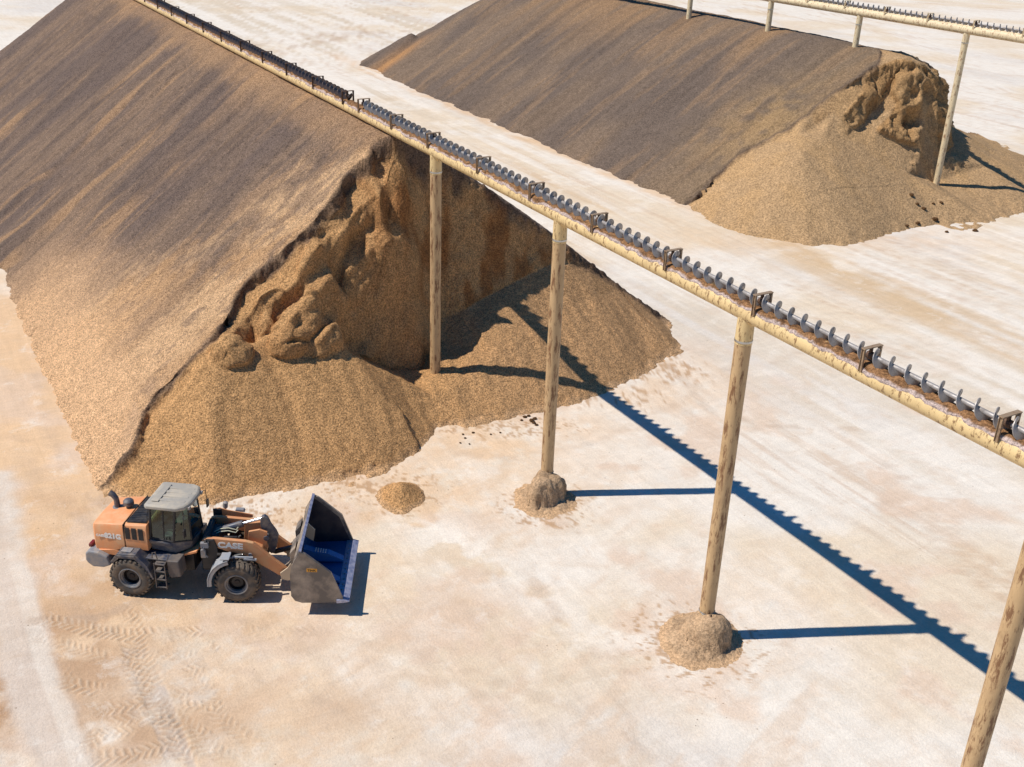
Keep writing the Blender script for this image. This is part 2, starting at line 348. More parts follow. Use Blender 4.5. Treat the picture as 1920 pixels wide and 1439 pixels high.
    for px, py, rx, ry, k in [(1022, 945, 1.9, 1.9, 1.), (1300, 1205, 2.3, 2.2, 1.), (752, 935, 1.5, 1.4, .9), (930, 800, 4, 1.3, .9), (700, 905, 3, 1.6, .8), (1240, 690, 2.6, 2.2, .9), (420, 955, 5, 1.3, .9), (1150, 745, 3, 1.5, .8)]:
        sp = np.maximum(sp, k*blob(px, py, rx, ry))
    chip = sst(.25, .6, fbm(X*4.5, Y*4.5, 3, 97, .8)+.9*(sp-.45))
    C = blend(C, np.array(lin(186, 146, 106)), .75*chip*sst(.08, .5, sp))
    return Z, C
def ground_mat():
    mt, nt, bs = nmat('dusty_ground'); at = nt.nodes.new('ShaderNodeAttribute'); at.attribute_name = 'Col'
    co = objco(nt); mp = nt.nodes.new('ShaderNodeMapping'); mp.vector_type = 'TEXTURE'; mp.inputs['Rotation'].default_value = (0, 0, math.atan2(U[1], U[0])); mp.inputs['Scale'].default_value = (6.5, .55, 1)
    nt.links.new(co, mp.inputs[0]); m2 = nt.nodes.new('ShaderNodeMapping'); m2.vector_type = 'TEXTURE'; m2.inputs['Rotation'].default_value = (0, 0, .5); m2.inputs['Scale'].default_value = (2.2, .7, 1); nt.links.new(co, m2.inputs[0])
    g = noise(nt, 12, 4, .7, co); s1 = noise(nt, 1.6, 6, .68, mp.outputs[0], .6); s2 = noise(nt, 1.5, 6, .68, m2.outputs[0], 1.2); s3 = noise(nt, .8, 7, .7, co, .5)
    c = mixc(nt, 1., at.outputs['Color'], ramp(nt, g, .35, .65, .93, 1.06), 'MULTIPLY')
    c = mixc(nt, 1., c, ramp(nt, s1, .36, .64, .95, 1.04), 'MULTIPLY'); c = mixc(nt, 1., c, ramp(nt, s2, .36, .64, .95, 1.04), 'MULTIPLY')
    c = mixc(nt, ramp(nt, s3, .50, .68, 0, .26), c, (.56, .39, .25)); c = mixc(nt, ramp(nt, s3, .30, .44, .5, 0), c, (.80, .73, .64))
    v = nt.nodes.new('ShaderNodeTexVoronoi'); v.inputs['Scale'].default_value = 2.6; nt.links.new(co, v.inputs['Vector'])
    pb = ramp(nt, v.outputs['Distance'], .05, .085, 1, 0); k = nt.nodes.new('ShaderNodeMath'); k.operation = 'MULTIPLY'; nt.links.new(pb, k.inputs[0]); nt.links.new(ramp(nt, noise(nt, .5, 3, .6, co), .55, .62, 0, .7), k.inputs[1])
    c = mixc(nt, k.outputs[0], c, (.20, .13, .08))
    nt.links.new(c, bs.inputs['Base Color']); bs.inputs['Roughness'].default_value = .95; bs.inputs['Specular IOR Level'].default_value = .1
    b = bump(nt, bs, g, 1, .022); b = bump(nt, bs, s3, .6, .03, b); return mt
m_ground = ground_mat()
gx = axis((-1500, -300, 150), (-300, -60, 4), (-60, -17, .5), (-17, -6, .04), (-6, 16, .1), (16, 60, .5), (60, 300, 4), (300, 1500, 150))
gy = axis((-60, 20, 4), (20, 22, .25), (22, 30.5, .04), (30.5, 45, .12), (45, 130, .35), (130, 320, 2), (320, 2000, 120))
GX, GY = np.meshgrid(gx, gy, indexing='ij')
GZ, GC = ground_fn(GX, GY)
tag(grid_obj('ground', GX, GY, GZ, GC*.87, m_ground), kind='structure')

# ================================================================== PILE UNDER THE NEAR CONVEYOR
CR_G = np.array(lin(116, 100, 92)); CR_B = np.array(lin(140, 117, 99)); TAN = np.array(lin(212, 168, 124)); GOLD = np.array(lin(220, 170, 116)); PEACH = np.array(lin(228, 186, 142)); BROWN = np.array(lin(158, 100, 54))
def blend(C, c, f): return C*(1-f[..., None])+c*f[..., None]
H1, W1 = 11.2, 15.6
def prof(t, n, h, wd, te, s=0, convex=.5):
    qn = 1-.75*sst(-30, -18, t)*(n < 0)*(1 if s == 0 else 0)
    wr = wd+qn*(.25*n2(t*.35, np.sign(n)*3, 5+s)+.18*n2(t*1.1, n*0+np.sign(n), 6+s))
    d = np.hypot(np.maximum(0, te-t), n); k = h/wr
    rd = .5 if s == 0 else 2.6; z = h-k*(np.sqrt(d*d+rd*rd)-rd)*(1.03 if s == 0 else 1.10)+convex*np.sin(np.clip(d/wr, 0, 1)*PI)*np.where(n > 0, 1, 0)
    env = np.clip(d/2.5, .25, 1)*np.clip((z+.1)/.8, 0, 1)*(1-.85*sst(-28, -17, t)*sst(-9, -13, n)*(n < 0)*(1 if s == 0 else 0))
    z = z+env*(.16*fbm(t*.42+n*.03, n*.05, 3, 7+s)+.07*fbm(t*1.5+n*.1, n*.12, 3, 9+s))
    return z
rimL = [(740, 255), (716, 266), (695, 284), (692, 305), (663, 319), (642, 344), (628, 376), (589, 422), (564, 447), (536, 471), (500, 500), (476, 521), (451, 546), (433, 585), (419, 613), (401, 634), (380, 655), (350, 690), (300, 730), (272, 765), (262, 800), (245, 845), (215, 880), (190, 905), (172, 935)]
rimL3 = [tnp(x, y, 0, H1, W1) for x, y in rimL]
rimR3 = [(-4.5, n_, 0) for n_ in (1.5, 3, 5, 7, 9, 10.5, 12)]+[(-4.0, 13.4, 0), (-3.2, 14.6, 0), (-2.4, 15.6, 0)]
pts1, ed1 = [], []
def poly(lst, pts, ed, closed=False):
    i0 = len(pts); pts += [tuple(map(float, p)) for p in lst]
    for i in range(len(lst)-1): ed.append((i0+i, i0+i+1))
def zu1(t, n): return float(prof(np.array([float(t)]), np.array([float(n)]), H1, W1, -71)[0])
rl = [(t, n_, zu1(t, n_)) for t, n_, z in rimL3]; rr = [(t, n_, zu1(t, n_)) for t, n_, z in rimR3]
poly(rl, pts1, ed1); poly([rl[0]]+rr, pts1, ed1)
P1 = lambda x, y, d: tnp(x, y, 0, H1, W1, d)
# foot of the cut, where the fallen heap begins
footp = [tnt(385, 679, -.25), tnt(408, 676, -.05), tnt(445, 678, .15), tnt(500, 673, .1), tnt(540, 672, .15), tnt(578, 672, .1), tnt(602, 658, -.1), tnt(620, 642, -.45), tnt(640, 645, -.95), tnt(672, 668, -1.15), tnt(700, 684, -1.25), tnt(745, 697, -1.2), tnt(790, 697, -1.15), (-2.1, 1.1, 1.75), (-2.9, 1.9, 2.5), tnt(870, 580, -2.6), tnt(960, 530, -3.3), tnt(1015, 503, -3.9), (-4.1, 9.3, 3.9), (-4.0, 11.0, 3.2), (-3.6, 12.6, 2.0), (-2.7, 14.2, .75)]
poly(footp, pts1, ed1)
poly([(t+.38, n_+.05, max(z-.4, .05)) for t, n_, z in rl[17:-1]], pts1, ed1)
# heap ridges
poly([tnt(628, 630, .05), tnt(660, 662, .5), tnt(700, 690, .6), tnt(745, 712, .9), (1.7, -1.9, .85)], pts1, ed1)
poly([tnt(585, 676, .6), tnt(628, 634, .1)], pts1, ed1)
poly([(-.1, .2, 1.25), (.3, .7, 1.3), (.4, 3, 1.75), (-.4, 6, 2.1), (-1.8, 8.5, 2.4), (-2.2, 10.5, 2.3), (-1.6, 12.6, 1.3)], pts1, ed1)
poly([(1.6, .2, .9), (1.5, -1.0, .88)], pts1, ed1)
toe = [(172, 945), (195, 936), (220, 930), (265, 945), (310, 952), (400, 947), (470, 930), (560, 915), (612, 905), (625, 920), (650, 918), (690, 898), (730, 880), (768, 872), (790, 845), (812, 815), (820, 803), (835, 800), (880, 800), (940, 790), (1000, 775), (1040, 768), (1080, 760), (1150, 730), (1195, 722), (1212, 712), (1216, 700), (1222, 690), (1278, 660), (1276, 650), (1262, 625), (1240, 602)]
tp = [tuple(tn(gz(*p))) for p in toe]
poly([(a, b, .0) for a, b in tp], pts1, ed1)
out = []
for i, (a, b) in enumerate(tp):
    p, q = tp[max(i-1, 0)], tp[min(i+1, len(tp)-1)]; dx, dy = q[0]-p[0], q[1]-p[1]; l = math.hypot(dx, dy); out.append((a+dy/l*1.2, b-dx/l*1.2, -.7))
poly(out, pts1, [])
for p in [(-30, -19, -2), (-2, -19, -1), (12, -19, -1.5), (12, 0, -1.5), (12, 19, -1.5), (-2, 19, -1.5), (-30, 19, -2)]: pts1.append(p)
T1 = axis((-92, -45, .5), (-45, -20, .16), (-20, -5.6, .075), (-5.6, 1.6, .04), (1.6, 8, .075))
N1 = axis((-16.6, 13, .085), (13, 16.4, .12))
Zt = tin(pts1, ed1, T1, N1); Zt = np.where(np.isnan(Zt), -1, Zt)
tt, nn = np.meshgrid(T1, N1, indexing='ij')
rim = np.array(sorted([(p[1], p[0]) for p in rl+rr])); rt = np.interp(nn, rim[:, 0], rim[:, 1])+.10*n2(nn*2.1, nn*0, 33)+.05*n2(nn*5.1, nn*0, 34)
Zu = prof(tt, nn, H1, W1, -71)
Zt2 = smooth(Zt, 1)
# the face between rim and foot: slabs stepped parallel to the rim on the loader side, one steep wall beyond the pole
fo = np.array(sorted([(p[1], p[0]) for p in footp])); ft = np.interp(N1, fo[:, 0], fo[:, 1]); r1 = np.interp(N1, rim[:, 0], rim[:, 1])
ti = lambda a: np.clip(np.searchsorted(T1, a), 0, len(T1)-1)
zr = np.array([Zu[ti(r1[k]), k] for k in range(len(N1))]); zf = np.array([Zt[ti(ft[k]), k] for k in range(len(N1))])
wgt = np.clip((ft-r1)/.4, 0, 1)*sst(-12.2, -11.4, N1)*sst(14.0, 12.5, N1)
KN = [-12, -9, -6, -4, -2.2, -.4, 1.0, 2.0, 9]
KS = np.array([0, .05, .40, .46, .70, 1.])
KF = np.array([[0, .3, .40, .6, .7, 1], [0, .26, .40, .66, .76, 1], [0, .14, .30, .50, .62, 1], [0, .11, .23, .42, .52, 1], [0, .08, .16, .28, .37, 1], [0, .08, .16, .29, .38, 1], [0, .09, .34, .44, .64, 1], [0, .06, .48, .56, .80, 1], [0, .08, .5, .57, .80, 1]])
S = np.clip((tt-r1)/np.maximum(ft-r1, .3), 0, 1)
S2 = np.clip(S+.09*fbm(nn*.8+tt*.25, tt*.4, 4, 35)*sst(0, .15, S)*sst(1, .8, S), 0, 1)
fr_k = [np.interp(nn, KN, KF[:, i]) for i in range(6)]; F = np.zeros_like(S)
for i in range(5):
    a0, a1 = KS[i], KS[i+1]; q_ = np.clip((S2-a0)/(a1-a0), 0, 1); F = np.where((S2 >= a0), fr_k[i]+(fr_k[i+1]-fr_k[i])*q_, F)
Zs = zr-(zr-zf)*F
# gullies and blocks broken off the slabs
Zs = Zs-1.1*np.exp(-((tt+2.0-.9*(nn+3.7))/.40)**2-((nn+3.8)/.40)**2)-.9*np.exp(-((tt+1.2)/.35)**2-((nn+8.1)/.35)**2)-.7*np.exp(-((tt+1.1)/.4)**2-((nn+6.9)/.3)**2)
face = ((tt > r1) & (tt < ft))*wgt
Zt2 = Zt2*(1-face)+Zs*face
for ct, cn, rt_, rn_, h_ in [(-.30, -6.1, .75, 1.5, .95), (-.35, -9.35, .6, .85, .7), (-1.5, -5.0, .9, .7, .6), (-1.5, -7.2, .7, .8, .45), (-3.2, -.3, .5, .5, 1.0)]:
    q_ = np.sqrt(((tt-ct)/rt_)**2+((nn-cn)/rn_)**2)+.18*fbm(tt*1.4, nn*1.4, 3, 36); q_ = np.maximum(q_, 0); Zt2 = Zt2+h_*np.sqrt(np.clip(1-q_**2.4, 0, 1))
Zt2 = smooth(Zt2, 2)
heapm = np.clip((tt-rt-.5)/1.5, 0, 1)
Zt2 = Zt2+np.clip(Zt2/.8, 0, 1)*sst(1.2, 3, tt-rt)*(.13*fbm(nn*.75+.1*tt, tt*.13, 3, 40)+.06*fbm(nn*2.2, tt*.5, 2, 41))
cut = sst(-.02, .06, tt-rt)
Z1 = Zu*(1-cut)+np.minimum(Zt2, Zu+1.5*sst(2, 4, tt-rt))*cut
crumb = np.exp(-((tt-rt)/.35)**2)
def amp1(t, n, z, g):
    steep = sst(.85, 1.6, g)*cut
    x, y = t*U[0]+n*N[0], t*U[1]+n*N[1]
    lf = sst(-1., -3.5, n)
    ex, ey, ez = .28, -.79, -.55
    q = (t*ex+n*ey+z*ez)*.72; a_, b_, c_ = t-q*ex, n-q*ey, z-q*ez            # relief drawn out along the way the slabs slid
    a = steep*((.11+.13*lf)*fbm3(a_*.9, b_*.9, c_*.9, 5, 60, .55)+(.02+.16*lf)*(1-2*np.abs(fbm3(a_*1.0+3, b_*1.0, c_*1.0, 3, 61))))
    a = a+steep*.09*fbm3(t*2.4, n*2.4, z*2.4, 5, 64, .7)
    a = a+crumb*.12*fbm3(x*2.2, y*2.2, z*2.2, 3, 62)
    return a+.022*fbm(x*6, y*6, 3, 63)*np.clip(z/.1, 0, 1)
Z1 = Z1+.13*fbm(tt*1.6, nn*1.6, 4, 37, .65)*np.exp(-(Z1/.35)**2)
X1, Y1, Z1d, G1 = displaced(T1, N1, Z1, amp1)
# colours: weathered crust outside, fresh golden pulp inside, shade added on the steep wall
tc = -5.4+.50*nn; cr = sst(1.6, -2.6, tt-tc+2.0*fbm(tt*.35, nn*.14, 4, 70)+1.3*fbm(tt*1.3, nn*1.3, 4, 69, .7))
C1 = np.ones(tt.shape+(3,))*PEACH*.88
C1 = blend(C1, TAN*.82, sst(-.3, .4, fbm(tt*.6, nn*.4, 5, 71)))
C1 = blend(C1, CR_B*1.05, .6*sst(.0, .5, fbm(tt*.9, nn*.5, 5, 68, .65))*sst(-14.5, -9, nn))
near = sst(-3.2, -1.0, nn)*sst(-22, -6, tt)
crc = blend(np.ones(tt.shape+(3,))*CR_G, CR_B, sst(-.3, .6, fbm(tt*.3, nn*.07, 3, 72)))
C1 = blend(C1, crc, np.clip(cr, 0, 1)*.95)
C1 = blend(C1, CR_G*.9, .5*sst(.12, .55, fbm(tt*1.6, nn*.9, 5, 65, .7))*sst(-1, -2.5, nn)*(tt < rt)*sst(-15, -12, nn))
rill = np.maximum(sst(.28, .62, fbm(tt*.55+nn*.04+.5*n2(tt*.3, nn*.3, 74), nn*.07, 4, 73)), .5*sst(.25, .6, fbm(tt*1.5+nn*.12+.4*n2(tt*.5, nn*.4, 54), nn*.16, 4, 53, .6)))
C1 = blend(C1, CR_G*.78, .55*cr*sst(.1, .5, fbm(tt*1.1+nn*.1, nn*.13, 4, 52, .6)))
C1 = blend(C1, TAN*.8, .6*rill*cr*sst(-.6, .5, fbm(tt*.2, nn*.3, 3, 76)))
C1 = blend(C1, CR_G*.88, .45*(1-cr)*sst(.1, .6, fbm(tt*.5+nn*.05, nn*.12, 4, 75))*sst(-4.5, -7, tt))
ridge = sst(2.3, .6, np.abs(nn)+.8*fbm(tt*.7, nn*.7, 3, 77))
C1 = blend(C1, TAN*.82, .45*ridge)
inner = blend(np.ones(tt.shape+(3,))*GOLD*.90, BROWN, sst(-.1, .6, fbm(nn*.9, Z1*.35, 4, 78))*sst(.8, 1.4, G1)*.75*(.25+.75*sst(-2.5, -.5, nn)))  # shade of the steep wall put into the colour as brown; lit slabs golden
inner = blend(inner, TAN*.80, .6*sst(1.1, .7, G1)*sst(-3, 6, nn+2*fbm(tt*.4, nn*.4, 3, 79)))
C1 = blend(C1, inner, sst(.0, .12, tt-rt))
C1 = blend(C1, CR_G*.72, .75*np.exp(-((tt-rt-.08)/.17)**2)*sst(-6, 0, -nn+5))
# dark clods on the far lip
C1 = blend(C1, CR_G*.6, .8*sst(9.5, 10.3, nn)*sst(.9, .1, tt-rt))
# dark patch by the toe
pa = np.exp(-(((tt-rt+.8)/.75)**2+((nn+13.6)/1.6)**2)**2)*sst(-.8, -.1, fbm(tt*2, nn*2, 3, 90))
C1 = blend(C1, CR_G*1.0, .85*pa)
fade = sst(.28, .0, Z1+.1*fbm(tt*2, nn*2, 3, 80)); C1 = blend(C1, PEACH*.97, .6*fade*sst(-20, -8, tt))
lt = sst(-9.0, -15.0, nn+.35*fbm(tt*.5, nn*.5, 4, 66)*2)*sst(-27, -17, tt+2*fbm(tt*.3, nn*.3, 3, 67))*(tt < rt); C1 = blend(C1, np.array(lin(228, 184, 140))*1.06, .85*lt)
m_pile = granular('loose_pulp', 14., .44, .09)
o = grid_obj('pulp_pile', X1, Y1, Z1d, C1*.86, m_pile, mask=(Z1d > -.12) & (tt < 7.9))
tag(o, 'long brown crusted heap under the nearer conveyor, its end dug open beside the loader', 'pile', 'long heaps under the conveyors')

# ================================================================== SECOND PILE
NR2, H2, W2 = 49.5, 10.0, 18.4
pts2, ed2 = [], []
def zu2(t, n): return prof(t, n-NR2, H2, W2, -74, 20, .3)-.25*sst(-60, -20, t)*0
P2 = lambda x, y, d=0: tnp(x, y, NR2, H2, W2, d)
rimL2 = [(1650, 87), (1647, 130), (1630, 150), (1590, 177), (1560, 197), (1513, 233), (1470, 262), (1400, 297), (1370, 318), (1335, 348), (1305, 376)]
r2 = [P2(x, y) for x, y in rimL2]; r2 = [(t, n_, float(zu2(np.array([t]), np.array([n_]))[0])) for t, n_, z in r2]
r2r = [(-19.9, 51.5), (-19.9, 53.5), (-20.3, 55.4), (-22.3, 57.2), (-24.3, 60), (-25.6, 64), (-26.5, 67.6)]
r2r = [(t, q, float(zu2(np.array([t]), np.array([float(q)]))[0])) for t, q in r2r]
poly(r2, pts2, ed2); poly([r2[0]]+r2r, pts2, ed2)
poly([tnt(1662, 120, -18.9), tnt(1668, 165, -18.3), tnt(1640, 205, -18.0)], pts2, ed2)
poly([tnt(1700, 110, -18.2), tnt(1735, 122, -18.0), tnt(1760, 150, -17.7), tnt(1765, 190, -17.2)], pts2, ed2)
poly([tnt(1690, 150, -17.6), tnt(1688, 190, -17.1), tnt(1672, 215, -16.9), tnt(1640, 245, -16.8)], pts2, ed2)
poly([tnt(1735, 160, -16.9), tnt(1738, 200, -16.3), tnt(1740, 240, -15.9)], pts2, ed2)
poly([tnt(1625, 170, -18.3), tnt(1600, 200, -18.0), tnt(1580, 225, -17.8)], pts2, ed2)
poly([tnt(1641, 185, -18.3), tnt(1625, 215, -18.1), tnt(1605, 240, -17.6)], pts2, ed2)
poly([tnt(1560, 215, -18.5), tnt(1530, 240, -18.5)], pts2, ed2)
# foot of the cut
poly([tnt(1500, 252, -18.3), tnt(1545, 252, -17.3), tnt(1585, 262, -16.6), tnt(1635, 282, -15.6), tnt(1680, 268, -15.8), tnt(1720, 278, -15.3), tnt(1740, 290, -15.0), tnt(1752, 315, -14.4), (-15.5, 51.6, 2.0), (-16.6, 53.6, 2.9), (-18.6, 56.2, 3.7), (-21.2, 58.2, 3.6), (-23.5, 61.2, 2.9), (-24.9, 65, 1.6)], pts2, ed2)
poly([tnt(1765, 240, -16.2), tnt(1770, 290, -15.4)], pts2, ed2)
# heap
poly([tnt(1450, 285, -18.2), tnt(1506, 284, -16.0), tnt(1560, 300, -14.8), tnt(1620, 320, -13.8), tnt(1700, 325, -13.6)], pts2, ed2)
poly([(t+.35, n_-.1, z-.28 if z > .6 else z*.6) for t, n_, z in r2[6:]], pts2, ed2)
poly([(-14.2, 49.7, 1.25), (-14.5, 56, 1.9), (-17.5, 60.5, 2.1), (-20, 63.5, 1.7)], pts2, ed2)
toe2 = [(1307, 381), (1330, 413), (1372, 432), (1420, 446), (1513, 460), (1597, 460), (1650, 445), (1690, 432), (1760, 420), (1800, 436), (1860, 418), (1925, 396), (2010, 350), (1995, 320), (1920, 296), (1880, 268), (1847, 246), (1803, 226)]
tp2 = [tuple(tn(gz(*p))) for p in toe2]; poly([(a, b, 0) for a, b in tp2], pts2, ed2)
for i, (a, b) in enumerate(tp2):
    p, q = tp2[max(i-1, 0)], tp2[min(i+1, len(tp2)-1)]; dx, dy = q[0]-p[0], q[1]-p[1]; l = math.hypot(dx, dy); pts2.append((a+dy/l*2, b-dx/l*2, -.8))
for p in [(-120, 25, -3), (4, 25, -3), (4, 72, -3), (-120, 72, -3), (-12, 25, -2), (-20, 25, -2)]: pts2.append(p)
T2 = axis((-98, -60, .4), (-60, -23, .22), (-23, -21, .12), (-21, -12.5, .07), (-12.5, -2, .14))
N2 = axis((29, 56, .12), (56, 70.5, .25))
Zt = tin(pts2, ed2, T2, N2); Zt = np.where(np.isnan(Zt), -2, Zt)
tt, nn = np.meshgrid(T2, N2, indexing='ij')
rim = np.array(sorted([(p[1], p[0]) for p in r2+r2r])); rt = np.interp(nn, rim[:, 0], rim[:, 1])+.15*n2(nn*1.3, nn*0, 133)
rt = np.where(nn > 67.5, -26.5, rt); rt = np.where(nn < r2[-1][1], -20.2, rt)
Zu = zu2(tt, nn)
d = np.hypot(tt+80.5, (nn-36.5)); Zu = np.maximum(Zu, 3.6-d*.60+.12*fbm(tt*.5, nn*.3, 3, 120))   # small cone at its far foot
Zt2 = smooth(Zt, 6); cut2 = sst(-.03, .1, tt-rt)
Zt2 = Zt2+np.clip(Zt2/.8, 0, 1)*sst(1.5, 4, tt-rt)*(.10*fbm(nn*.5, tt*.2, 3, 140))
Z2 = Zu*(1-cut2)+Zt2*cut2
crumb2 = np.exp(-((tt-rt)/.4)**2)
def amp2(t, n, z, g):
    x, y = t*U[0]+n*N[0], t*U[1]+n*N[1]; steep = sst(1.0, 1.6, g)*cut2*sst(6, 4.5, t-rt)
    a = steep*(.35*fbm3(x*.7, y*.7, z*.7, 5, 160, .6)+.45*(1-2.4*np.abs(fbm3(x*.75, y*.75, z*.55, 5, 161, .62))))
    return a+crumb2*.12*fbm3(x*1.8, y*1.8, z*1.8, 3, 162)+.02*fbm(x*5, y*5, 2, 163)*np.clip(z/.1, 0, 1)
Z2 = Z2+.16*fbm(tt*1.1, nn*1.1, 4, 38, .65)*np.exp(-(Z2/.45)**2)
X2, Y2, Z2d, G2 = displaced(T2, N2, Z2, amp2)
C2 = blend(np.ones(tt.shape+(3,))*np.array(lin(116, 101, 90)), np.array(lin(134, 114, 96)), sst(-.4, .5, fbm(tt*.25, nn*.1, 4, 172)))
C2 = blend(C2, np.array(lin(170, 132, 92)), .5*sst(-10, -1.5, nn-NR2+2*fbm(tt*.4+nn*.05, nn*.1, 4, 173))*sst(-.1, .5, fbm(tt*.45+nn*.03, nn*.09, 4, 174)))
C2 = blend(C2, np.array(lin(196, 158, 108)), .85*np.exp(-((tt+21.5)/4)**2-((nn-39)/4.5)**2)*sst(-.7, .3, fbm(tt, nn, 3, 175)))
C2 = blend(C2, np.array(lin(190, 140, 90)), .8*np.exp(-((tt+77.5)/1.6)**2)*sst(39, 33, nn))
C2 = blend(C2, np.array(lin(140, 118, 92)), .6*sst(-32, -18, tt))
in2 = blend(np.ones(tt.shape+(3,))*np.array(lin(190, 156, 116)), np.array(lin(180, 142, 98)), sst(.9, 1.3, G2)*sst(5.5, 4, tt-rt))
in2 = blend(in2, np.array(lin(198, 160, 114)), .6*sst(-.2, .6, fbm(tt*.7, nn*.7, 3, 176))*sst(-8, -14, tt))
C2 = blend(C2, np.array(lin(176, 140, 102)), .28*sst(.2, .6, fbm(tt*.8+nn*.06, nn*.14, 4, 177, .6)))
C2 = blend(C2, np.array(lin(96, 82, 72)), .28*sst(.2, .6, fbm(tt*.9+nn*.06, nn*.12, 4, 178, .6)))
C2 = blend(C2, in2, sst(0, .15, tt-rt)); C2 = blend(C2, CR_G*.7, .6*np.exp(-((tt-rt-.05)/.2)**2))
m_pile2 = granular('loose_pulp_far', 8., .30, .09)
o = grid_obj('pulp_pile', X2, Y2, Z2d, C2*.86, m_pile2, mask=(Z2d > -.15) & (tt < -2.2))
tag(o, 'dark brown heap in the background across the pale lane, crumbling at its right end', 'pile', 'long heaps under the conveyors')

def zsurf(t, n, which=1):
    T, Nn, Z = (T1, N1, Z1) if which == 1 else (T2, N2, Z2)
    if t < T[0] or t > T[-1] or n < Nn[0] or n > Nn[-1]: return 0.
    return max(0., float(Z[np.searchsorted(T, t)-1, np.searchsorted(Nn, n)-1]))

# ================================================================== SMALL MOUNDS
def mound(name, cx, cy, R, hfun, cfun, mt, label, cat, group=None, step=.04):
    a = np.arange(-R, R+1e-6, step); A, B = np.meshgrid(a, a, indexing='ij'); Z = hfun(A, B)
    gA = np.gradient(Z, step, axis=0); gB = np.gradient(Z, step, axis=1); L = np.sqrt(gA**2+gB**2+1)
    dd = sst(1.0, 2.2, np.hypot(gA, gB))*.09*fbm3(A*3, B*3, Z*3, 3, 201)+.018*fbm(A*8, B*8, 2, 203)*np.clip(Z/.06, 0, 1)
    o = grid_obj(name, A-gA/L*dd, B-gB/L*dd, Z+dd/L, cfun(A, B, Z), mt, mask=Z > -.03)
    o.location = (cx, cy, 0); return tag(o, label, cat, group)
m_mound = granular('grey_pulp', 11., .26, .05)
MC = np.array(lin(196, 164, 130))
def post_mound(px, py, lobes, seed, label, rad):
    c = gz(px, py)
    def hf(A, B):
        r = np.hypot(A, B*1.0)+.22*fbm(A*1.3, B*1.3, 5, seed, .65)
        q = 1-r/rad; z = np.where(q > .0, .46*q*np.clip(.45+q*1.6, 0, 1), q*.3)+.025*fbm(A*5, B*5, 3, seed+2)*np.clip(q*4, 0, 1)
        for (a, b, ra, h) in lobes:
            q = np.hypot(A-a, B-b)/ra+.14*fbm(A*2.3+a, B*2.3, 3, seed+4)
            z = np.maximum(z, h*np.sqrt(np.clip(1-q**2.6, 0, 1)) + np.where(q < 1, .1, -1))
        return z
    def cf(A, B, Z):
        C = np.ones(A.shape+(3,))*MC*.70; C = blend(C, MC*.86, sst(-.3, .4, fbm(A*2, B*2, 3, seed+8)))
        return blend(C, PEACH*.8, .6*sst(.12, 0, Z))
    return mound('post_mound', c[0], c[1], 2.2, hf, cf, m_mound, label, 'mound', 'mounds round the post feet')
post_mound(1022, 936, [(-.16, -.22, .66, 1.02), (.22, .1, .55, .95), (-.05, .25, .5, 1.1)], 300, 'smaller hump of spilled pulp round the foot of a pole, right of the loader bucket', 1.25)
post_mound(1316, 1200, [(.20, -.12, .70, .98), (-.30, .0, .50, .70), (.05, .2, .5, .9)], 330, 'wider hump of spilled pulp lowest in the photo, round the foot of a pole', 1.42)
c = gz(752, 932)
def hf(A, B):
    r = np.hypot(A, B*.85)+.12*fbm(A*1.5, B*1.5, 3, 350); return .62*np.clip(1-r/.95, -.4, 1)
mound('spoil_heap', c[0], c[1], 1.5, hf, lambda A, B, Z: blend(np.ones(A.shape+(3,))*GOLD*.78, PEACH*.8, .7*sst(.14, 0, Z)), m_pile, 'small low mound of loose pulp lying alone beyond the loader bucket', 'mound')
# clods
m_clod = granular('clod', 14., .3, .03)
def clod_mesh():
    bm = bmesh.new(); bmesh.ops.create_icosphere(bm, subdivisions=2, radius=1)
    for v in bm.verts: v.co *= 1+.25*math.sin(5*v.co.x+3*v.co.y)*math.cos(4*v.co.z); v.co.z *= .7
    me = bpy.data.meshes.new('clod'); bm.to_mesh(me); bm.free(); me.materials.append(m_clod)
    ca = me.color_attributes.new('Col', 'FLOAT_COLOR', 'POINT'); cc = np.ones((len(me.vertices), 4), np.float32); cc[:, :3] = np.array(lin(96, 70, 46)); ca.data.foreach_set('color', cc.ravel()); return me
cm = clod_mesh()
for i, (x, y, s) in enumerate([(984, 783, .1), (991, 781, .09), (997, 790, .13), (1003, 786, .1), (1001, 794, .09), (978, 789, .07), (1006, 798, .08), (938, 812, .05), (920, 815, .05), (887, 812, .06), (872, 822, .05), (863, 831, .05), (880, 833, .04), (868, 815, .05), (1702, 404, .16), (1715, 410, .14), (1728, 412, .17), (1745, 406, .13), (1760, 405, .15), (1752, 418, .2), (1720, 424, .16), (1700, 428, .13), (1828, 434, .17), (1775, 436, .14)]):
    far = y < 500; p = gz(x, y, .0); t_, n_ = tn(p); z = zsurf(t_, n_, 2 if far else 1)
    o = bpy.data.objects.new('clod', cm); col.objects.link(o); o.location = (p[0], p[1], z+s*.3); o.scale = (s*random.uniform(.8, 1.3), s, s*random.uniform(.7, 1)); o.rotation_euler = (0, 0, random.random()*6)
    tag(o, 'small dark clod lying at the toe of the far heap' if far else 'small dark clod lying on the ground between the near heap and the middle pole', 'clod', 'clods fallen from the far heap' if far else 'clods fallen from the near heap')

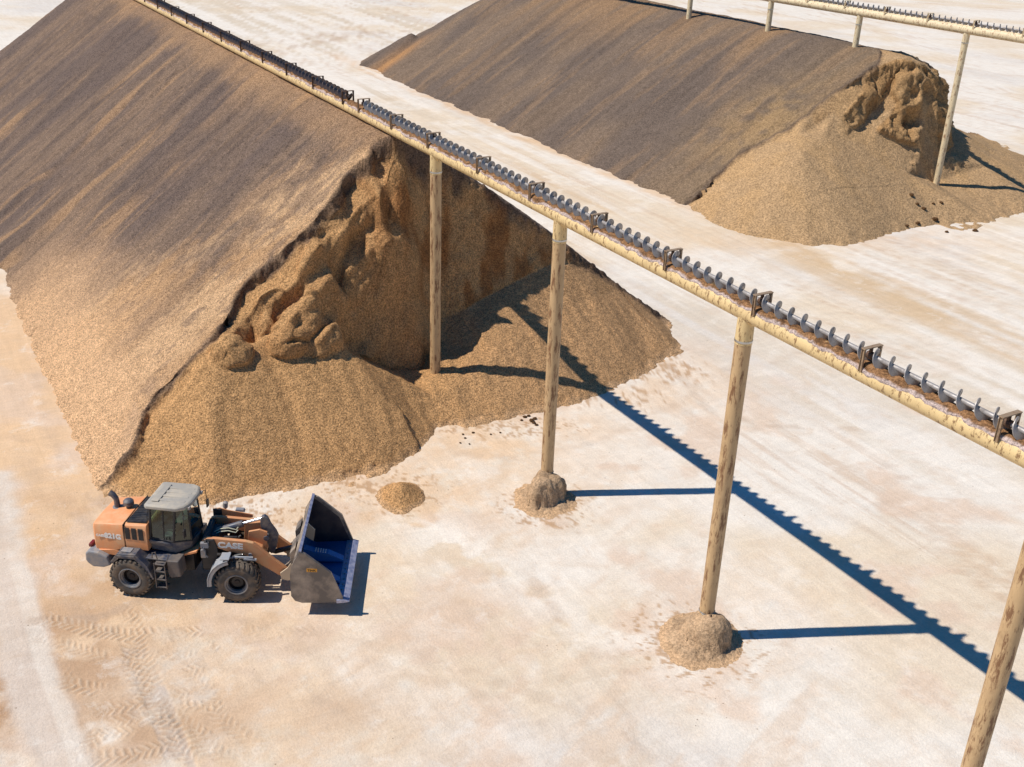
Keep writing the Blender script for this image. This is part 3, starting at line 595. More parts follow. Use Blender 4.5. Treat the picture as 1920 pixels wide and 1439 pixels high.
# ================================================================== CONVEYORS
def paint(name, base, rust, amt, zs=.35):
    mt, nt, bs = nmat(name); co = objco(nt, (1, 1, zs))
    f = ramp(nt, noise(nt, 7.5, 7, .75, co), .54-amt*.08, .60, 0, 1); f2 = ramp(nt, noise(nt, 2.2, 4, .6, objco(nt)), .35, .75, 0, .5)
    c = mixc(nt, f2, base, tuple(x*.78 for x in base)); f1 = nt.nodes.new('ShaderNodeMath'); f1.operation = 'MULTIPLY'; nt.links.new(f, f1.inputs[0]); f1.inputs[1].default_value = .85
    big = ramp(nt, noise(nt, 1.3, 5, .7, objco(nt, (1, 1, .5)), .4), .56-amt*.1, .66, 0, .25+amt); c = mixc(nt, big, c, tuple(.55*a+.45*b for a, b in zip(rust, base)))
    nt.links.new(mixc(nt, f1.outputs[0], c, rust), bs.inputs['Base Color']); bs.inputs['Roughness'].default_value = .6
    bump(nt, bs, f, -.4, .006); return mt
m_cream = paint('cream_paint', lin(224, 194, 140), lin(120, 84, 50), .1)
m_pole = paint('worn_pole_paint', lin(200, 166, 122), lin(112, 70, 40), .36, .2)
m_cream2 = paint('pale_paint', lin(226, 206, 168), lin(150, 110, 76), .1)
m_rust = plain('rusty_steel', lin(104, 78, 60), .65, .3, lin(70, 46, 32), 6, .8)
m_chan = plain('bracket_steel', lin(176, 150, 120), .5, .4, lin(90, 60, 42), 9, .8)
m_steel = plain('worn_screw_steel', (.42, .39, .37), .5, .55, lin(74, 60, 54), 5, .6)
m_blade_dark = plain('rusted_screw_steel', lin(118, 104, 100), .42, .6, lin(66, 50, 44), 4, .6)
m_band = plain('clamp_band', (.5, .5, .5), .35, .9)
m_wire = plain('wire', (.3, .28, .26), .5, .6)
TAX = Matrix(((U[0], N[0], 0, 0), (U[1], N[1], 0, 0), (0, 0, 1, 0), (0, 0, 0, 1)))  # conveyor axes: x along t, y along n
def screw(t0, t1, z, r, rs, pitch, phase=0, seg=36):
    b = MB()
    flight(b, t0, t1, z, r, rs, pitch, phase, seg)
    b.tube([(t0-.12, 0, z), (t1+.12, 0, z)], rs, 14); return b
def flight(b, t0, t1, z, r, rs, pitch, phase, seg):
    k = int((t1-t0)/pitch*seg); th = .018; vs = []; fs = []
    for i in range(k+1):
        a = 2*PI*i/seg+phase; t = t0+(t1-t0)*i/k; rr = r*(1+.02*math.sin(i*.37))
        c, s = math.cos(a), math.sin(a)
        for rad, o in ((rs*.8, -th), (rr, -th*.6), (rr, th*.6), (rs*.8, th)): vs.append((t+o, rad*c, z+rad*s))
        if i:
            p, q = (i-1)*4, i*4
            for j in range(4): fs.append((p+j, p+(j+1) % 4, q+(j+1) % 4, q+j))
    b.add(vs, fs)
def crust(t0, t1, r, seed, parent, zc, mt, name='spilled_pulp'):
    """lumpy material heaped in the open top of the pipe, with a ragged pale edge hanging down its side"""
    T = np.arange(t0, t1, .05); A = np.linspace(-1, 1, 23); tt, aa = np.meshgrid(T, A, indexing='ij')
    lo = 1.0+.22*fbm(T*3.2, T*0, 5, seed, .65)+.22*np.maximum(0, fbm(T*.6, T*0+3, 3, seed+3)); hi = .95+.15*fbm(T*1.7, T*0+9, 4, seed+1)
    ang = np.where(aa < 0, aa*lo[:, None], aa*hi[:, None])            # from the top of the pipe, negative = the side facing the yard
    edge = np.abs(aa)
    rad = r+.012+(1-edge**3)*(.045+.05*fbm(tt*4, ang*3, 4, seed+5))
    rad = np.where(edge > .97, r-.01, rad)
    y = rad*np.sin(ang); z = rad*np.cos(ang)
    z = np.where(np.abs(ang) < .5, z-.02*(1-(ang/.5)**2), z)
    f = sst(.62, .78, edge+.16*fbm(tt*4, ang*4, 3, seed+6))
    C = np.ones(tt.shape+(3,))*np.array(lin(150, 112, 78)); C = blend(C, np.array(lin(112, 82, 56)), sst(0, .5, fbm(tt*6, ang*5, 3, seed+7)))
    C = blend(C, np.array(lin(204, 184, 176)), f*.9)
    return grid_obj(name, tt, y, zc+z, C*.86, mt, parent)
m_crust = granular('caked_pulp', 16., .35, .035)
def conveyor(name, origin, ang, t0, t1, zc, r, m_pipe, brackets, screws, label, crust_on, joints=(), rs=.235):
    root = empty(name, origin, ang); tag(root, label, 'conveyor', 'overhead screw conveyors')
    b = MB(); seg = 40
    k = max(2, int((t1-t0)/2)); b.tube([(t0+(t1-t0)*i/k, 0, zc) for i in range(k+1)], r, seg)
    b.build('pipe', m_pipe, root, smooth=True)
    for j in joints: MB().tube([(j-.05, 0, zc), (j+.05, 0, zc)], r+.018, seg).build('pipe_flange', m_pipe, root, smooth=True)
    if crust_on:
        crust(t0, t1, r, 400, root, zc, m_crust)
    za = zc+.50
    for a, bb, mt in screws: screw(a, bb, za, rs, .062, .508, a).build('screw', mt, root, smooth=True)
    for q, mt in brackets:
        f = MB(); w_ = .27; top = zc+.72
        for s in (-1, 1):
            f.box((q, s*w_, (zc+.1+top)/2), (.10, .022, top-zc-.1)); f.box((q-.045, s*(w_+.02), (zc+.1+top)/2), (.012, .05, top-zc-.1)); f.box((q+.045, s*(w_+.02), (zc+.1+top)/2), (.012, .05, top-zc-.1))
        f.box((q, 0, top+.012), (.13, 2*w_+.1, .024)); f.box((q, 0, zc+.16), (.09, 2*w_-.03, .03))
        fr = f.build('hanger_frame', mt, root)
        h = MB().box((q, -.02, (za+top)/2), (.05, .09, top-za-.01)).tube([(q-.09, 0, za), (q+.09, 0, za)], .1, 14); h.build('bearing', m_rust, fr)
    return root
A1 = math.atan2(U[1], U[0])
tb = [-.24, 4.2, 8.25, 12.33, 16.38, 20.45, 24.48, 28.54, 32.6, 36.7]
far = [-9.75-4.07*i for i in range(0, 20)]
conveyor('screw_conveyor', (P0[0], P0[1], 0), A1, -92, 38, 11.5, .28, m_cream, [(q, m_chan) for q in tb]+[(-7.75, m_chan), (-4.0, m_chan)]+[(q, m_rust) for q in far],
         [(-7.6, 38, m_steel), (-88, -9.7, m_blade_dark)], 'nearer overhead pipe with a bare steel screw on top, running diagonally across the whole picture', True)
# the local n axis of the root is -90 degrees from t in plan; the yard side is negative n
c2a = np.array(xy(-43.25, 47.63)); c2b = np.array(xy(-13.82, 49.69)); d2 = (c2b-c2a); L2 = np.linalg.norm(d2); d2 /= L2; A2 = math.atan2(d2[1], d2[0])
conveyor('screw_conveyor', (c2a[0], c2a[1], 0), A2, -30, 60, 12.55, .31, m_cream2, [(-1.5+3.95*i, m_cream2) for i in range(-6, 15)], [(-30, 60, m_steel)],
         'farther overhead screw conveyor in the top right corner, above the background heap', False, joints=(9.7, 19.4, 29.1, 38.9), rs=.235)

def post(x, y, z0, z1, r, mt, label, zb):
    root = empty('support_post', (x, y, zb)); tag(root, label, 'post', 'posts carrying the conveyors')
    b = MB(); k = 14; b.tube([(0, 0, z0-zb+(z1-z0)*i/k) for i in range(k+1)], r, 28); b.build('pole', mt, root, smooth=True)
    MB().tube([(0, 0, z1-zb-.75), (0, 0, z1-zb-.6), (0, 0, z1-zb+.12)], [r*1.04, r*1.05, r*1.02], 28).build('collar', m_cream if mt != m_cream2 else m_cream2, root, smooth=True)
    w_ = MB().tube([(0, 0, z1-zb-.68), (0, 0, z1-zb-.62)], r*1.09, 28); w_.build('clamp_band', m_band, root, smooth=True)
    return root, b
def wire(root, r, z):
    pts = [((r+.015)*math.cos(a*.5), (r+.015)*math.sin(a*.5), z+.03*math.sin(a*1.3)) for a in range(26)]
    MB().tube(pts, .012, 6).build('wire', m_wire, root, smooth=True)
for i, lab in [(0, 'worn cream pole standing in the dug end of the near heap'), (1, 'peeling cream pole whose foot is in the smaller hump right of the bucket'), (2, 'cream pole with dark peeled streaks, its foot in the wider hump nearer the camera'), (3, 'cream pole cut off by the lower right corner of the photo')]:
    x, y = xy(i*9.963, 0); rt_, _ = post(x, y, -.3, 11.28, .245, m_pole, lab, .9 if i == 0 else 0)
    if i in (1, 2): wire(rt_, .245, 1.05)
for s_, lab in [(0, 'short visible top of a pale pole on the far heap crest, by the top edge'), (10.1, 'pale pole stub on the far heap crest, second from the left'), (19.7, 'pale pole stub on the far heap crest next to the dug end'), (29.5, 'tall slim pale pole standing in the toe of the far heap')]:
    p = c2a+d2*s_; post(p[0], p[1], -.3, 12.3, .235, m_cream2, lab, 1.2 if s_ == 29.5 else 10)
#LB#
# ================================================================== WHEEL LOADER
HR, HF = math.radians(-7.4), math.radians(3.0)
c_or = lin(222, 140, 84); c_dk = lin(58, 60, 68)
m_orange = plain('orange_paint', lin(226, 150, 98), .45, 0, lin(214, 172, 130), 2.4, .8)
m_arm = plain('dusty_orange_paint', lin(208, 142, 96), .5, 0, lin(204, 164, 120), 2.5, .7)
m_dark = plain('charcoal_paint', lin(62, 68, 84), .45, 0, lin(158, 142, 122), 3, .7)
m_black = plain('black_parts', lin(28, 30, 36), .5, 0, lin(92, 82, 72), 4, .4)
m_gray = plain('dusty_grey_plastic', lin(128, 130, 136), .55, 0, lin(186, 166, 142), 3, .6)
m_tank = plain('dusty_charcoal', lin(84, 80, 80), .6, 0, lin(132, 114, 98), 3, .6)
m_fend = plain('pale_grey_fender', lin(150, 154, 160), .5, 0, lin(190, 172, 150), 3, .5)
m_roof = plain('dusty_cab_roof', lin(160, 154, 144), .6, 0, lin(196, 182, 160), 2.2, .75, bmp=.01)
m_tyre = plain('tyre_rubber', lin(84, 80, 76), .85, 0, lin(140, 120, 98), 3, .75, .2, .004)
m_rim = plain('wheel_rim', lin(112, 114, 118), .45, .3, lin(150, 134, 116), 5, .6)
m_hub = plain('wheel_hub', lin(36, 30, 30), .6, 0, lin(80, 60, 52), 6, .5)
m_chrome = plain('cylinder_rod', (.75, .77, .8), .18, 1)
m_hose = plain('pale_hose', lin(190, 186, 160), .6)
m_bout = plain('scuffed_bucket_steel', lin(100, 97, 96), .38, .45, lin(182, 162, 140), 1.1, .95)
m_bin_sky = plain('bucket_floor_sky_tint', (.03, .13, .34), .36, .3, lin(70, 84, 104), 2.2, .45, .6)  # sky mirrored in the floor steel, put into the base colour as blue
m_rib_sky = plain('bucket_rib_sky_tint', (.03, .17, .46), .4, .2, lin(90, 110, 140), 2.5, .4)  # same sky reflection, a lighter blue put into the rib colour
m_back = plain('bucket_back_steel', lin(62, 58, 64), .45, .4, lin(104, 90, 78), 1.2, .6)
m_edge = plain('worn_cutting_edge', lin(168, 172, 198), .3, .7, lin(110, 112, 130), 7, .6)
m_plate = plain('pale_wear_plate', lin(196, 176, 150), .6)
m_white = plain('white_lettering', lin(232, 228, 220), .5)
m_sticker = plain('amber_sticker', lin(226, 158, 52), .5)
m_ink = plain('black_lettering', lin(30, 24, 18), .6)
m_seat = plain('seat_fabric', lin(40, 42, 46), .8)
def glass(name):
    mt, nt, bs = nmat(name); nt.nodes.remove(bs)
    g = nt.nodes.new('ShaderNodeBsdfGlossy'); g.inputs['Roughness'].default_value = .04; g.inputs['Color'].default_value = (.9, 1, .98, 1)
    t = nt.nodes.new('ShaderNodeBsdfTransparent'); t.inputs['Color'].default_value = (.36, .56, .50, 1)
    lw = nt.nodes.new('ShaderNodeFresnel'); lw.inputs['IOR'].default_value = 1.75
    mx = nt.nodes.new('ShaderNodeMixShader'); nt.links.new(lw.outputs[0], mx.inputs[0]); nt.links.new(t.outputs[0], mx.inputs[1]); nt.links.new(g.outputs[0], mx.inputs[2])
    nt.links.new(mx.outputs[0], nt.nodes['Material Output'].inputs[0]); return mt
m_glass = glass('tinted_glass')
# articulation joint from the two near wheels' contact points in the photograph
a_ = gz(254, 1117)[:2]; b_ = gz(441, 1133)[:2]
def rot(v, a): return np.array([v[0]*math.cos(a)-v[1]*math.sin(a), v[0]*math.sin(a)+v[1]*math.cos(a)])
WB, WY = 1.68, 1.38
J = ((a_-rot((-WB, -WY), HR))+(b_-rot((WB, -WY), HF)))/2
LR = empty('wheel_loader', (J[0], J[1], 0), HR)
tag(LR, 'orange and charcoal wheel loader with a big open steel bucket, parked before the dug heap', 'wheel loader')
FX = Matrix.Rotation(HF-HR, 4, 'Z')
def P(b, name, mt, parent=LR, front=False, **k): return b.build(name, mt, parent, xf=FX if front else None, **k)

# ---- wheels
RT = .755
def wheel_parts(cx, s, front):
    """s = -1 near side, +1 far side; outer face looks along s"""
    c = (cx, 0, RT-.02)
    def pr(lst): return [(r, s*y) for r, y in lst]
    t = MB()
    t.lathe(pr([(.375, WY-.02), (.40, WY+.0), (.47, WY+.005), (.56, WY+.02), (.64, WY), (.70, WY-.05), (.712, WY-.12), (.712, WY-.48), (.70, WY-.55), (.60, WY-.6), (.375, WY-.58)]), c, 48)
    for k in range(26):                                   # chevron lugs
        for side in (0, 1):
            a0 = 2*PI*(k+.5*side)/26
            ys = [WY-.01, WY-.16, WY-.32] if side == 0 else [WY-.57, WY-.42, WY-.27]
            an = [a0, a0+.045, a0+.14]; hw = .045
            rin, rout = .69, RT
            ring = []
            for y, a in zip(ys, an):
                ro = rout-(.03 if y in (WY-.01, WY-.57) else 0)
                ring.append([(c[0]+rr*math.cos(a+da), s*y, c[2]+rr*math.sin(a+da)) for rr, da in ((rin, -hw/.7), (ro, -hw/.75), (ro, hw/.75), (rin, hw/.7))])
            t.loft(ring)
            # shoulder of the lug running down the sidewall
            if side == 0:
                t.loft([[(c[0]+rr*math.cos(a0+da), s*y, c[2]+rr*math.sin(a0+da)) for rr, da in ((r_, -.05), (r_+.05, -.05), (r_+.05, .05), (r_, .05))] for y, r_ in ((WY-.03, .68), (WY+.012, .655))])
    w = P(t, 'wheel', m_tyre, front=front, smooth=True)
    r = MB().lathe(pr([(.385, WY-.06), (.395, WY-.0), (.375, WY+.012), (.345, WY-.0), (.335, WY-.04), (.30, WY-.06), (.285, WY-.10), (.275, WY-.22), (.262, WY-.235)]), c, 48)
    P(r, 'rim', m_rim, w, front, smooth=True)
    h = MB().lathe(pr([(.268, WY-.12), (.262, WY-.26), (.17, WY-.27), (.15, WY-.2), (.1, WY-.19), (.08, WY-.15), (.001, WY-.14)]), c, 32)
    for k in range(10): h.box((c[0]+.2*math.cos(k*PI/5), s*(WY-.25), c[2]+.2*math.sin(k*PI/5)), (.03, .04, .03))
    P(h, 'hub', m_hub, w, front, smooth=True)
for s in (-1, 1):
    wheel_parts(-WB, s, False); wheel_parts(WB, s, True)
P(MB().tube([(-WB, -1.2, .73), (-WB, 1.2, .73)], .2, 16).box((-WB, 0, .75), (.6, .6, .5)), 'rear_axle', m_black)
P(MB().tube([(WB, -1.2, .73), (WB, 1.2, .73)], .2, 16).box((WB, 0, .75), (.5, .6, .5)), 'front_axle', m_black, front=True)

# ---- rear body
ch = MB().prism([(-2.95, .62), (-2.95, 1.25), (-.2, 1.5), (.25, 1.5), (.25, .75), (-.4, .6), (-1.2, .6)], -.55, .55)
P(ch, 'chassis', m_black, bevel=.02)
cw = MB()
prf = [(-3.28, .98), (-3.34, 1.1), (-3.32, 1.36), (-3.2, 1.46), (-2.86, 1.44), (-2.55, 1.3), (-2.45, .98), (-2.7, .86), (-3.1, .84)]
cw.prism(prf, -1.12, 1.12); P(cw, 'counterweight', m_gray, bevel=.05)
def hood_ring(x, hw, zb, zt, crown=.03, ch_=.12):
    return [(x, -hw, zb), (x, -hw-.015, (zb+zt)/2), (x, -hw, zt-ch_), (x, -hw+ch_*.35, zt-.03), (x, -hw+ch_*1.2, zt), (x, 0, zt+crown), (x, hw-ch_*1.2, zt), (x, hw-ch_*.35, zt-.03), (x, hw, zt-ch_), (x, hw+.015, (zb+zt)/2), (x, hw, zb)]
hb = MB().loft([hood_ring(-3.02, .74, 1.42, 2.30, .02), hood_ring(-3.08, .80, 1.40, 2.36), hood_ring(-3.0, .88, 1.36, 2.44), hood_ring(-2.4, .93, 1.45, 2.52), hood_ring(-1.93, .95, 1.62, 2.56)])
hood = P(hb, 'hood', m_orange, smooth=True, bevel=.02)
P(MB().prism([(-1.93, 2.02), (-1.93, 2.56), (-1.91, 2.58), (-1.91, 2.02)], -.955, .955), 'hood_seam', m_black, hood)
fb = MB().loft([hood_ring(-1.90, .94, 1.62, 2.55), hood_ring(-1.12, .94, 1.62, 2.60)])
eb = P(fb, 'engine_cover', m_orange, smooth=True, bevel=.015)
g = MB()
g.add([(-1.86, -.80, 2.585), (-1.17, -.80, 2.635), (-1.17, .80, 2.635), (-1.86, .80, 2.585), (-1.86, -.80, 2.60), (-1.17, -.80, 2.65), (-1.17, .80, 2.65), (-1.86, .80, 2.60)], [(0, 1, 2, 3), (4, 5, 6, 7), (0, 1, 5, 4), (1, 2, 6, 5), (2, 3, 7, 6), (3, 0, 4, 7)])
for k in range(15): g.box((-1.515+0*k, -.74+k*.106, 2.632), (.66, .035, .012), Matrix.Rotation(-.072, 3, 'Y'))
P(g, 'top_grille', m_black, eb)
for k in range(3):
    v = MB().box((-1.79+k*.235, -.958, 2.24), (.17, .012, .44))
    for j in range(7): v.box((-1.79+k*.235, -.966, 2.07+j*.057), (.155, .012, .018))
    P(v, 'side_vent', m_black, eb)
P(MB().prism([(-2.2, 1.28), (-3.05, 1.28), (-3.08, 1.42), (-2.35, 1.52), (-2.1, 1.46)], -.94, .94), 'lower_skirt', m_orange, bevel=.02)
# rear lamps, exhaust, air intake
P(MB().tube([(-2.62, .12, 2.5), (-2.62, .12, 2.72), (-2.64, .12, 2.85), (-2.72, .12, 2.98), (-2.84, .12, 3.04)], [.10, .095, .095, .10, .105], 16), 'exhaust_pipe', m_dark, smooth=True)
P(MB().tube([(-2.62, .12, 2.48), (-2.62, .12, 2.53)], .16, 20), 'exhaust_collar', m_gray)
ai = MB().tube([(-2.2, .12, 2.5), (-2.2, .12, 2.66)], .09, 16)
ai.tube([(-2.2, .12, 2.64), (-2.2, .12, 2.68), (-2.2, .12, 2.8), (-2.2, .12, 2.86), (-2.2, .12, 2.88)], [.14, .18, .175, .12, .02], 18)
P(ai, 'air_intake', m_dark, smooth=True)
P(MB().box((-3.25, -.7, 1.5), (.12, .3, .12)).box((-3.25, .7, 1.5), (.12, .3, .12)), 'rear_lamp', plain('lamp_red', lin(120, 40, 34), .3), bevel=.02)
Mx = Matrix(((1, 0, 0, -2.62), (0, 0, -1, -.955), (0, 1, 0, 1.98), (0, 0, 0, 1))) @ Matrix.Rotation(-.02, 4, 'Z')
textmesh('lettering', '821G', .25, m_white, hood, Mx, .004, 1.05, .016)
Mx = Matrix(((1, 0, 0, -2.93), (0, 0, -1, -.935), (0, 1, 0, 1.985), (0, 0, 0, 1)))
textmesh('small_lettering', 'CASE', .115, m_white, hood, Mx, .004, 1.1, .006)

# ---- rear fender, steps, tanks
for s in (-1, 1):
    f = MB()
    out = [(-2.32, 1.30), (-2.05, 1.66), (-1.40, 1.70), (-1.02, 1.28), (-.84, .80)]; inn = [(-2.27, 1.27), (-2.02, 1.61), (-1.42, 1.64), (-1.07, 1.25), (-.89, .78)]
    f.prism(out+inn[::-1], s*.62, s*1.36)
    f.prism([(-2.05, 1.55), (-1.42, 1.58), (-1.42, 1.64), (-2.05, 1.61)], s*1.345, s*1.375)
    f.prism([(-2.3, 1.28), (-2.05, 1.60), (-1.41, 1.64), (-1.04, 1.24), (-.86, .8), (-.98, .86), (-1.12, 1.16), (-1.45, 1.5), (-2.0, 1.48), (-2.22, 1.26)], s*1.33, s*1.35)
    P(f, 'rear_fender', m_dark, bevel=.012)
    P(MB().box((-1.78, s*1.12, 1.70), (.34, .26, .02)), 'tread_plate', m_gray, bevel=.004)
    l = MB()
    for z in (.50, .80, 1.12, 1.40): l.box((-.60, s*1.22, z), (.36, .26, .03))
    l.box((-.42, s*1.34, .95), (.03, .035, 1.0)); l.box((-.78, s*1.34, .95), (.03, .035, 1.0))
    l.tube([(-.42, s*1.36, 1.42), (-.3, s*1.36, 1.62), (-.24, s*1.3, 1.84)], .018, 8).tube([(-.84, s*1.30, 1.62), (-.80, s*1.32, 1.84), (-.70, s*1.32, 1.88), (-.66, s*1.3, 1.6)], .02, 8)
    P(l, 'ladder', m_tank, bevel=.004)
    P(MB().prism([(-.38, 1.5), (.02, 1.52), (.06, .92), (-.30, .84), (-.38, .95)], s*.72, s*1.22), 'tank', m_tank, bevel=.03)
    P(MB().box((-.6, s*.9, 1.46), (1.1, .5, .05)), 'platform', m_dark, bevel=.01)

# ---- cab
cab = empty('cab', (0, 0, 0)); cab.parent = LR
for mesh_name in ():
    pass
zb, zr = 1.60, 3.17
base = MB().loft([[(-1.12, -.72, 1.56), (-.25, -.74, 1.50), (.22, -.42, 1.60), (.28, 0, 1.62), (.22, .42, 1.60), (-.25, .74, 1.50), (-1.12, .72, 1.56)], [(-1.12, -.76, 2.06), (-.28, -.78, 1.98), (.20, -.48, 1.9), (.30, 0, 1.9), (.20, .48, 1.9), (-.28, .78, 1.98), (-1.12, .76, 2.06)]])
P(base, 'cab_shell', m_dark, cab, bevel=.03)
P(MB().prism([(-1.2, 1.44), (-.3, 1.40), (.45, 1.66), (.45, 1.58), (-.3, 1.30), (-1.2, 1.34)], -.70, .70), 'cab_floor_rail', m_orange, cab, bevel=.01)
top = [(-1.04, -.66, zr), (-.18, -.66, zr), (.14, -.36, zr+.02), (.14, .36, zr+.02), (-.18, .66, zr), (-1.04, .66, zr)]
bot = [(-1.10, -.75, 2.04), (-.28, -.77, 1.97), (.21, -.46, 1.9), (.21, .46, 1.9), (-.28, .77, 1.97), (-1.10, .75, 2.04)]
fr = MB()
for i, (a, b) in enumerate(zip(bot, top)): fr.tube([a, b], .045 if i not in (2, 3) else .03, 8)
fr.tube([(-.62, -.755, 2.02), (-.60, -.665, zr)], .028, 8).tube([(-.62, .755, 2.02), (-.60, .665, zr)], .028, 8)
for L in (bot, top): fr.tube(L+[L[0]], .032, 8)
P(fr, 'cab_frame', m_black, cab, smooth=True)
for i in range(6):
    j = (i+1) % 6; a, b, c2, d2_ = Vector(bot[i]), Vector(bot[j]), Vector(top[j]), Vector(top[i])
    P(MB().add([a, b, c2, d2_], [(0, 1, 2, 3)]), 'window', m_glass, cab)
rf = MB()
def rr(z, ex, n_=5):
    base_ = [(-1.22-ex, -.70), (-1.12-ex, -.80-ex), (-.1, -.82-ex), (.18+ex, -.66), (.30+ex, -.3), (.30+ex, .3), (.18+ex, .66), (-.1, .82+ex), (-1.12-ex, .80+ex), (-1.22-ex, .70)]
    return [(x, y, z+.02*(x+.5)) for x, y in base_]
rf.loft([rr(zr+.0, -.06), rr(zr+.03, 0), rr(zr+.12, -.01), rr(zr+.17, -.08)])
for y in (-.4, -.13, .14, .41): rf.box((-.48, y, zr+.175), (1.15, .12, .03))
rf.box((-.9, 0, zr+.19), (.25, 1.1, .03))
P(rf, 'cab_roof', m_roof, cab, bevel=.015, smooth=True)
P(MB().loft([[(-1.18, -.80, 1.82), (-.42, -.84, 1.78), (-.36, -.76, 1.76), (-1.18, -.70, 1.80)], [(-1.18, -.86, 2.02), (-.55, -.90, 1.98), (-.36, -.76, 1.9), (-1.18, -.70, 2.02)]]), 'side_box', m_dark, cab, bevel=.04)
st = MB().box((-.62, 0, 2.0), (.5, .5, .14)).box((-.86, 0, 2.3), (.14, .48, .55)).box((-.88, 0, 2.65), (.1, .28, .18))
P(st, 'driver_seat', m_seat, cab, bevel=.04)
sw = MB().tube([(-.02, 0, 1.9), (-.14, 0, 2.28)], .03, 8); sw.tube([(-.14+.17*math.cos(a)*.9, .18*math.sin(a), 2.3+.17*math.cos(a)*.35) for a in np.linspace(0, 2*PI, 20)], .014, 6)
P(sw, 'steering_wheel', m_black, cab, smooth=True)
for s in (-1, 1):
    mr = MB().tube([(.1, s*.62, zr-.1), (.22, s*.92, zr-.12), (.22, s*.95, 2.6)], .014, 6).box((.23, s*.97, 2.5), (.04, .17, .28))
    P(mr, 'mirror', m_black, cab, bevel=.01)
P(MB().box((.26, -.5, zr+.03), (.08, .14, .1)).box((.26, .5, zr+.03), (.08, .14, .1)), 'work_lamp', m_gray, cab, bevel=.015)
P(MB().tube([(-1.24, -.55, 2.1), (-1.26, -.55, 2.6), (-1.16, -.6, 3.0)], .012, 6), 'handrail', m_black, cab, smooth=True)

# ---- front frame, fenders, arms, bucket
ff = MB().prism([(.35, .62), (.35, 1.75), (.62, 2.02), (1.0, 2.0), (1.15, 1.5), (2.2, 1.0), (2.3, .62)], -.36, .36)
ff.prism([(.50, .95), (.48, 1.95), (.62, 2.1), (.92, 2.12), (1.02, 1.8), (.98, .95)], -.78, -.66).prism([(.50, .95), (.48, 1.95), (.62, 2.1), (.92, 2.12), (1.02, 1.8), (.98, .95)], .66, .78)
ff.box((.6, 0, 1.9), (.2, 1.3, .3)).tube([(.66, -.86, 2.02), (.66, .86, 2.02)], .07, 14)
fr_ = P(ff, 'front_frame', m_black, front=True, bevel=.015)
P(MB().box((.62, -.83, 1.95), (.26, .12, .2)).tube([(.58, -.9, 1.9), (.62, -.9, 1.6), (.7, -.88, 1.5)], .03, 8).box((.56, -.84, 1.62), (.16, .1, .3)), 'pivot_block', m_gray, front=True, bevel=.02)
for s in (-1, 1):
    f = MB(); cx, cz = WB, RT
    ang = [math.radians(a) for a in (186, 170, 155, 140, 126, 114, 104)]
    o_ = [(cx+.95*math.cos(a), cz+.95*math.sin(a)) for a in ang]; i_ = [(cx+.90*math.cos(a), cz+.90*math.sin(a)) for a in ang]
    f.prism(o_+i_[::-1], s*.80, s*1.40); f.prism([(cx+.97*math.cos(a), cz+.97*math.sin(a)) for a in ang]+[(cx+.82*math.cos(a), cz+.82*math.sin(a)) for a in ang][::-1], s*1.37, s*1.40)
    P(f, 'front_fender', m_fend, front=True, bevel=.012)
    P(MB().box((1.36, s*1.18, 1.74), (.3, .42, .04)), 'fender_top', m_fend, front=True, bevel=.012)
    hl = MB().tube([(.95, s*1.0, 1.7), (.95, s*1.08, 2.22)], .03, 8); hl.tube([(.93, s*1.08, 2.2), (.95, s*1.08, 2.24), (.97, s*1.08, 2.42), (.97, s*1.08, 2.46)], [.05, .09, .09, .03], 14)
    P(MB().prism([(.62, 1.72), (.62, 2.24), (.78, 2.28), (1.02, 2.2), (1.9, 2.02), (1.9, 1.9), (1.0, 1.72)], .94, .98) if s == 1 else MB().box((1.2, s*1.0, 1.70), (.3, .1, .05)), 'side_guard' if s == 1 else 'bracket', m_arm if s == 1 else m_black, front=True, bevel=.005)
    if s == 1: P(MB().box((.72, .88, 2.0), (.3, .06, .56)), 'lamp_bracket', m_black, front=True, bevel=.01)
    if s == 1:
        P(hl, 'head_lamp', m_gray, front=True, smooth=True)
        P(MB().tube([(1.35, 1.1, 1.8), (1.4, 1.1, 2.12)], .02, 8).loft([[(1.28, 1.0, 2.10), (1.62, 1.02, 2.06), (1.62, 1.2, 2.06), (1.28, 1.2, 2.10)], [(1.32, 1.02, 2.17), (1.58, 1.04, 2.15), (1.58, 1.18, 2.15), (1.32, 1.18, 2.17)]]), 'side_mirror', m_gray, front=True, bevel=.01)
armp = [(.50, 1.92), (.54, 2.08), (.70, 2.14), (1.0, 2.12), (1.95, 2.02), (2.2, 1.95), (2.42, 1.74), (2.9, 1.26), (3.28, .92), (3.36, .74), (3.3, .60), (3.12, .58), (2.98, .68), (2.62, .94), (2.28, 1.17), (2.02, 1.42), (1.7, 1.56), (1.35, 1.62), (.95, 1.78), (.62, 1.86)]
for s in (-1, 1):
    arm = P(MB().prism(armp, s*.66-.07, s*.66+.07), 'lift_arm', m_arm, front=True, bevel=.015)
    P(MB().tube([(3.2, s*.66-.11, .72), (3.2, s*.66+.11, .72)], .085, 18).tube([(2.08, s*.66-.1, 1.5), (2.08, s*.66+.1, 1.5)], .07, 16), 'pivot_pin', m_gray, arm, front=True, smooth=True)
    cyl = MB().tube([(.95, s*.50, 1.1), (1.75, s*.50, 1.33)], .085, 14); P(cyl, 'lift_cylinder', m_black, front=True, smooth=True)
    P(MB().tube([(1.75, s*.50, 1.33), (2.1, s*.50, 1.45)], .045, 12), 'cylinder_rod', m_chrome, front=True, smooth=True)
    if s == -1:
        Mx = FX @ Matrix(((1, 0, 0, 1.02), (0, 0, -1, s*.66-.075), (0, 1, 0, 1.80), (0, 0, 0, 1))) @ Matrix.Rotation(.085, 4, 'Z').inverted()
        textmesh('lettering', 'CASE', .29, m_white, arm, Mx, .004, 1.22, .014)
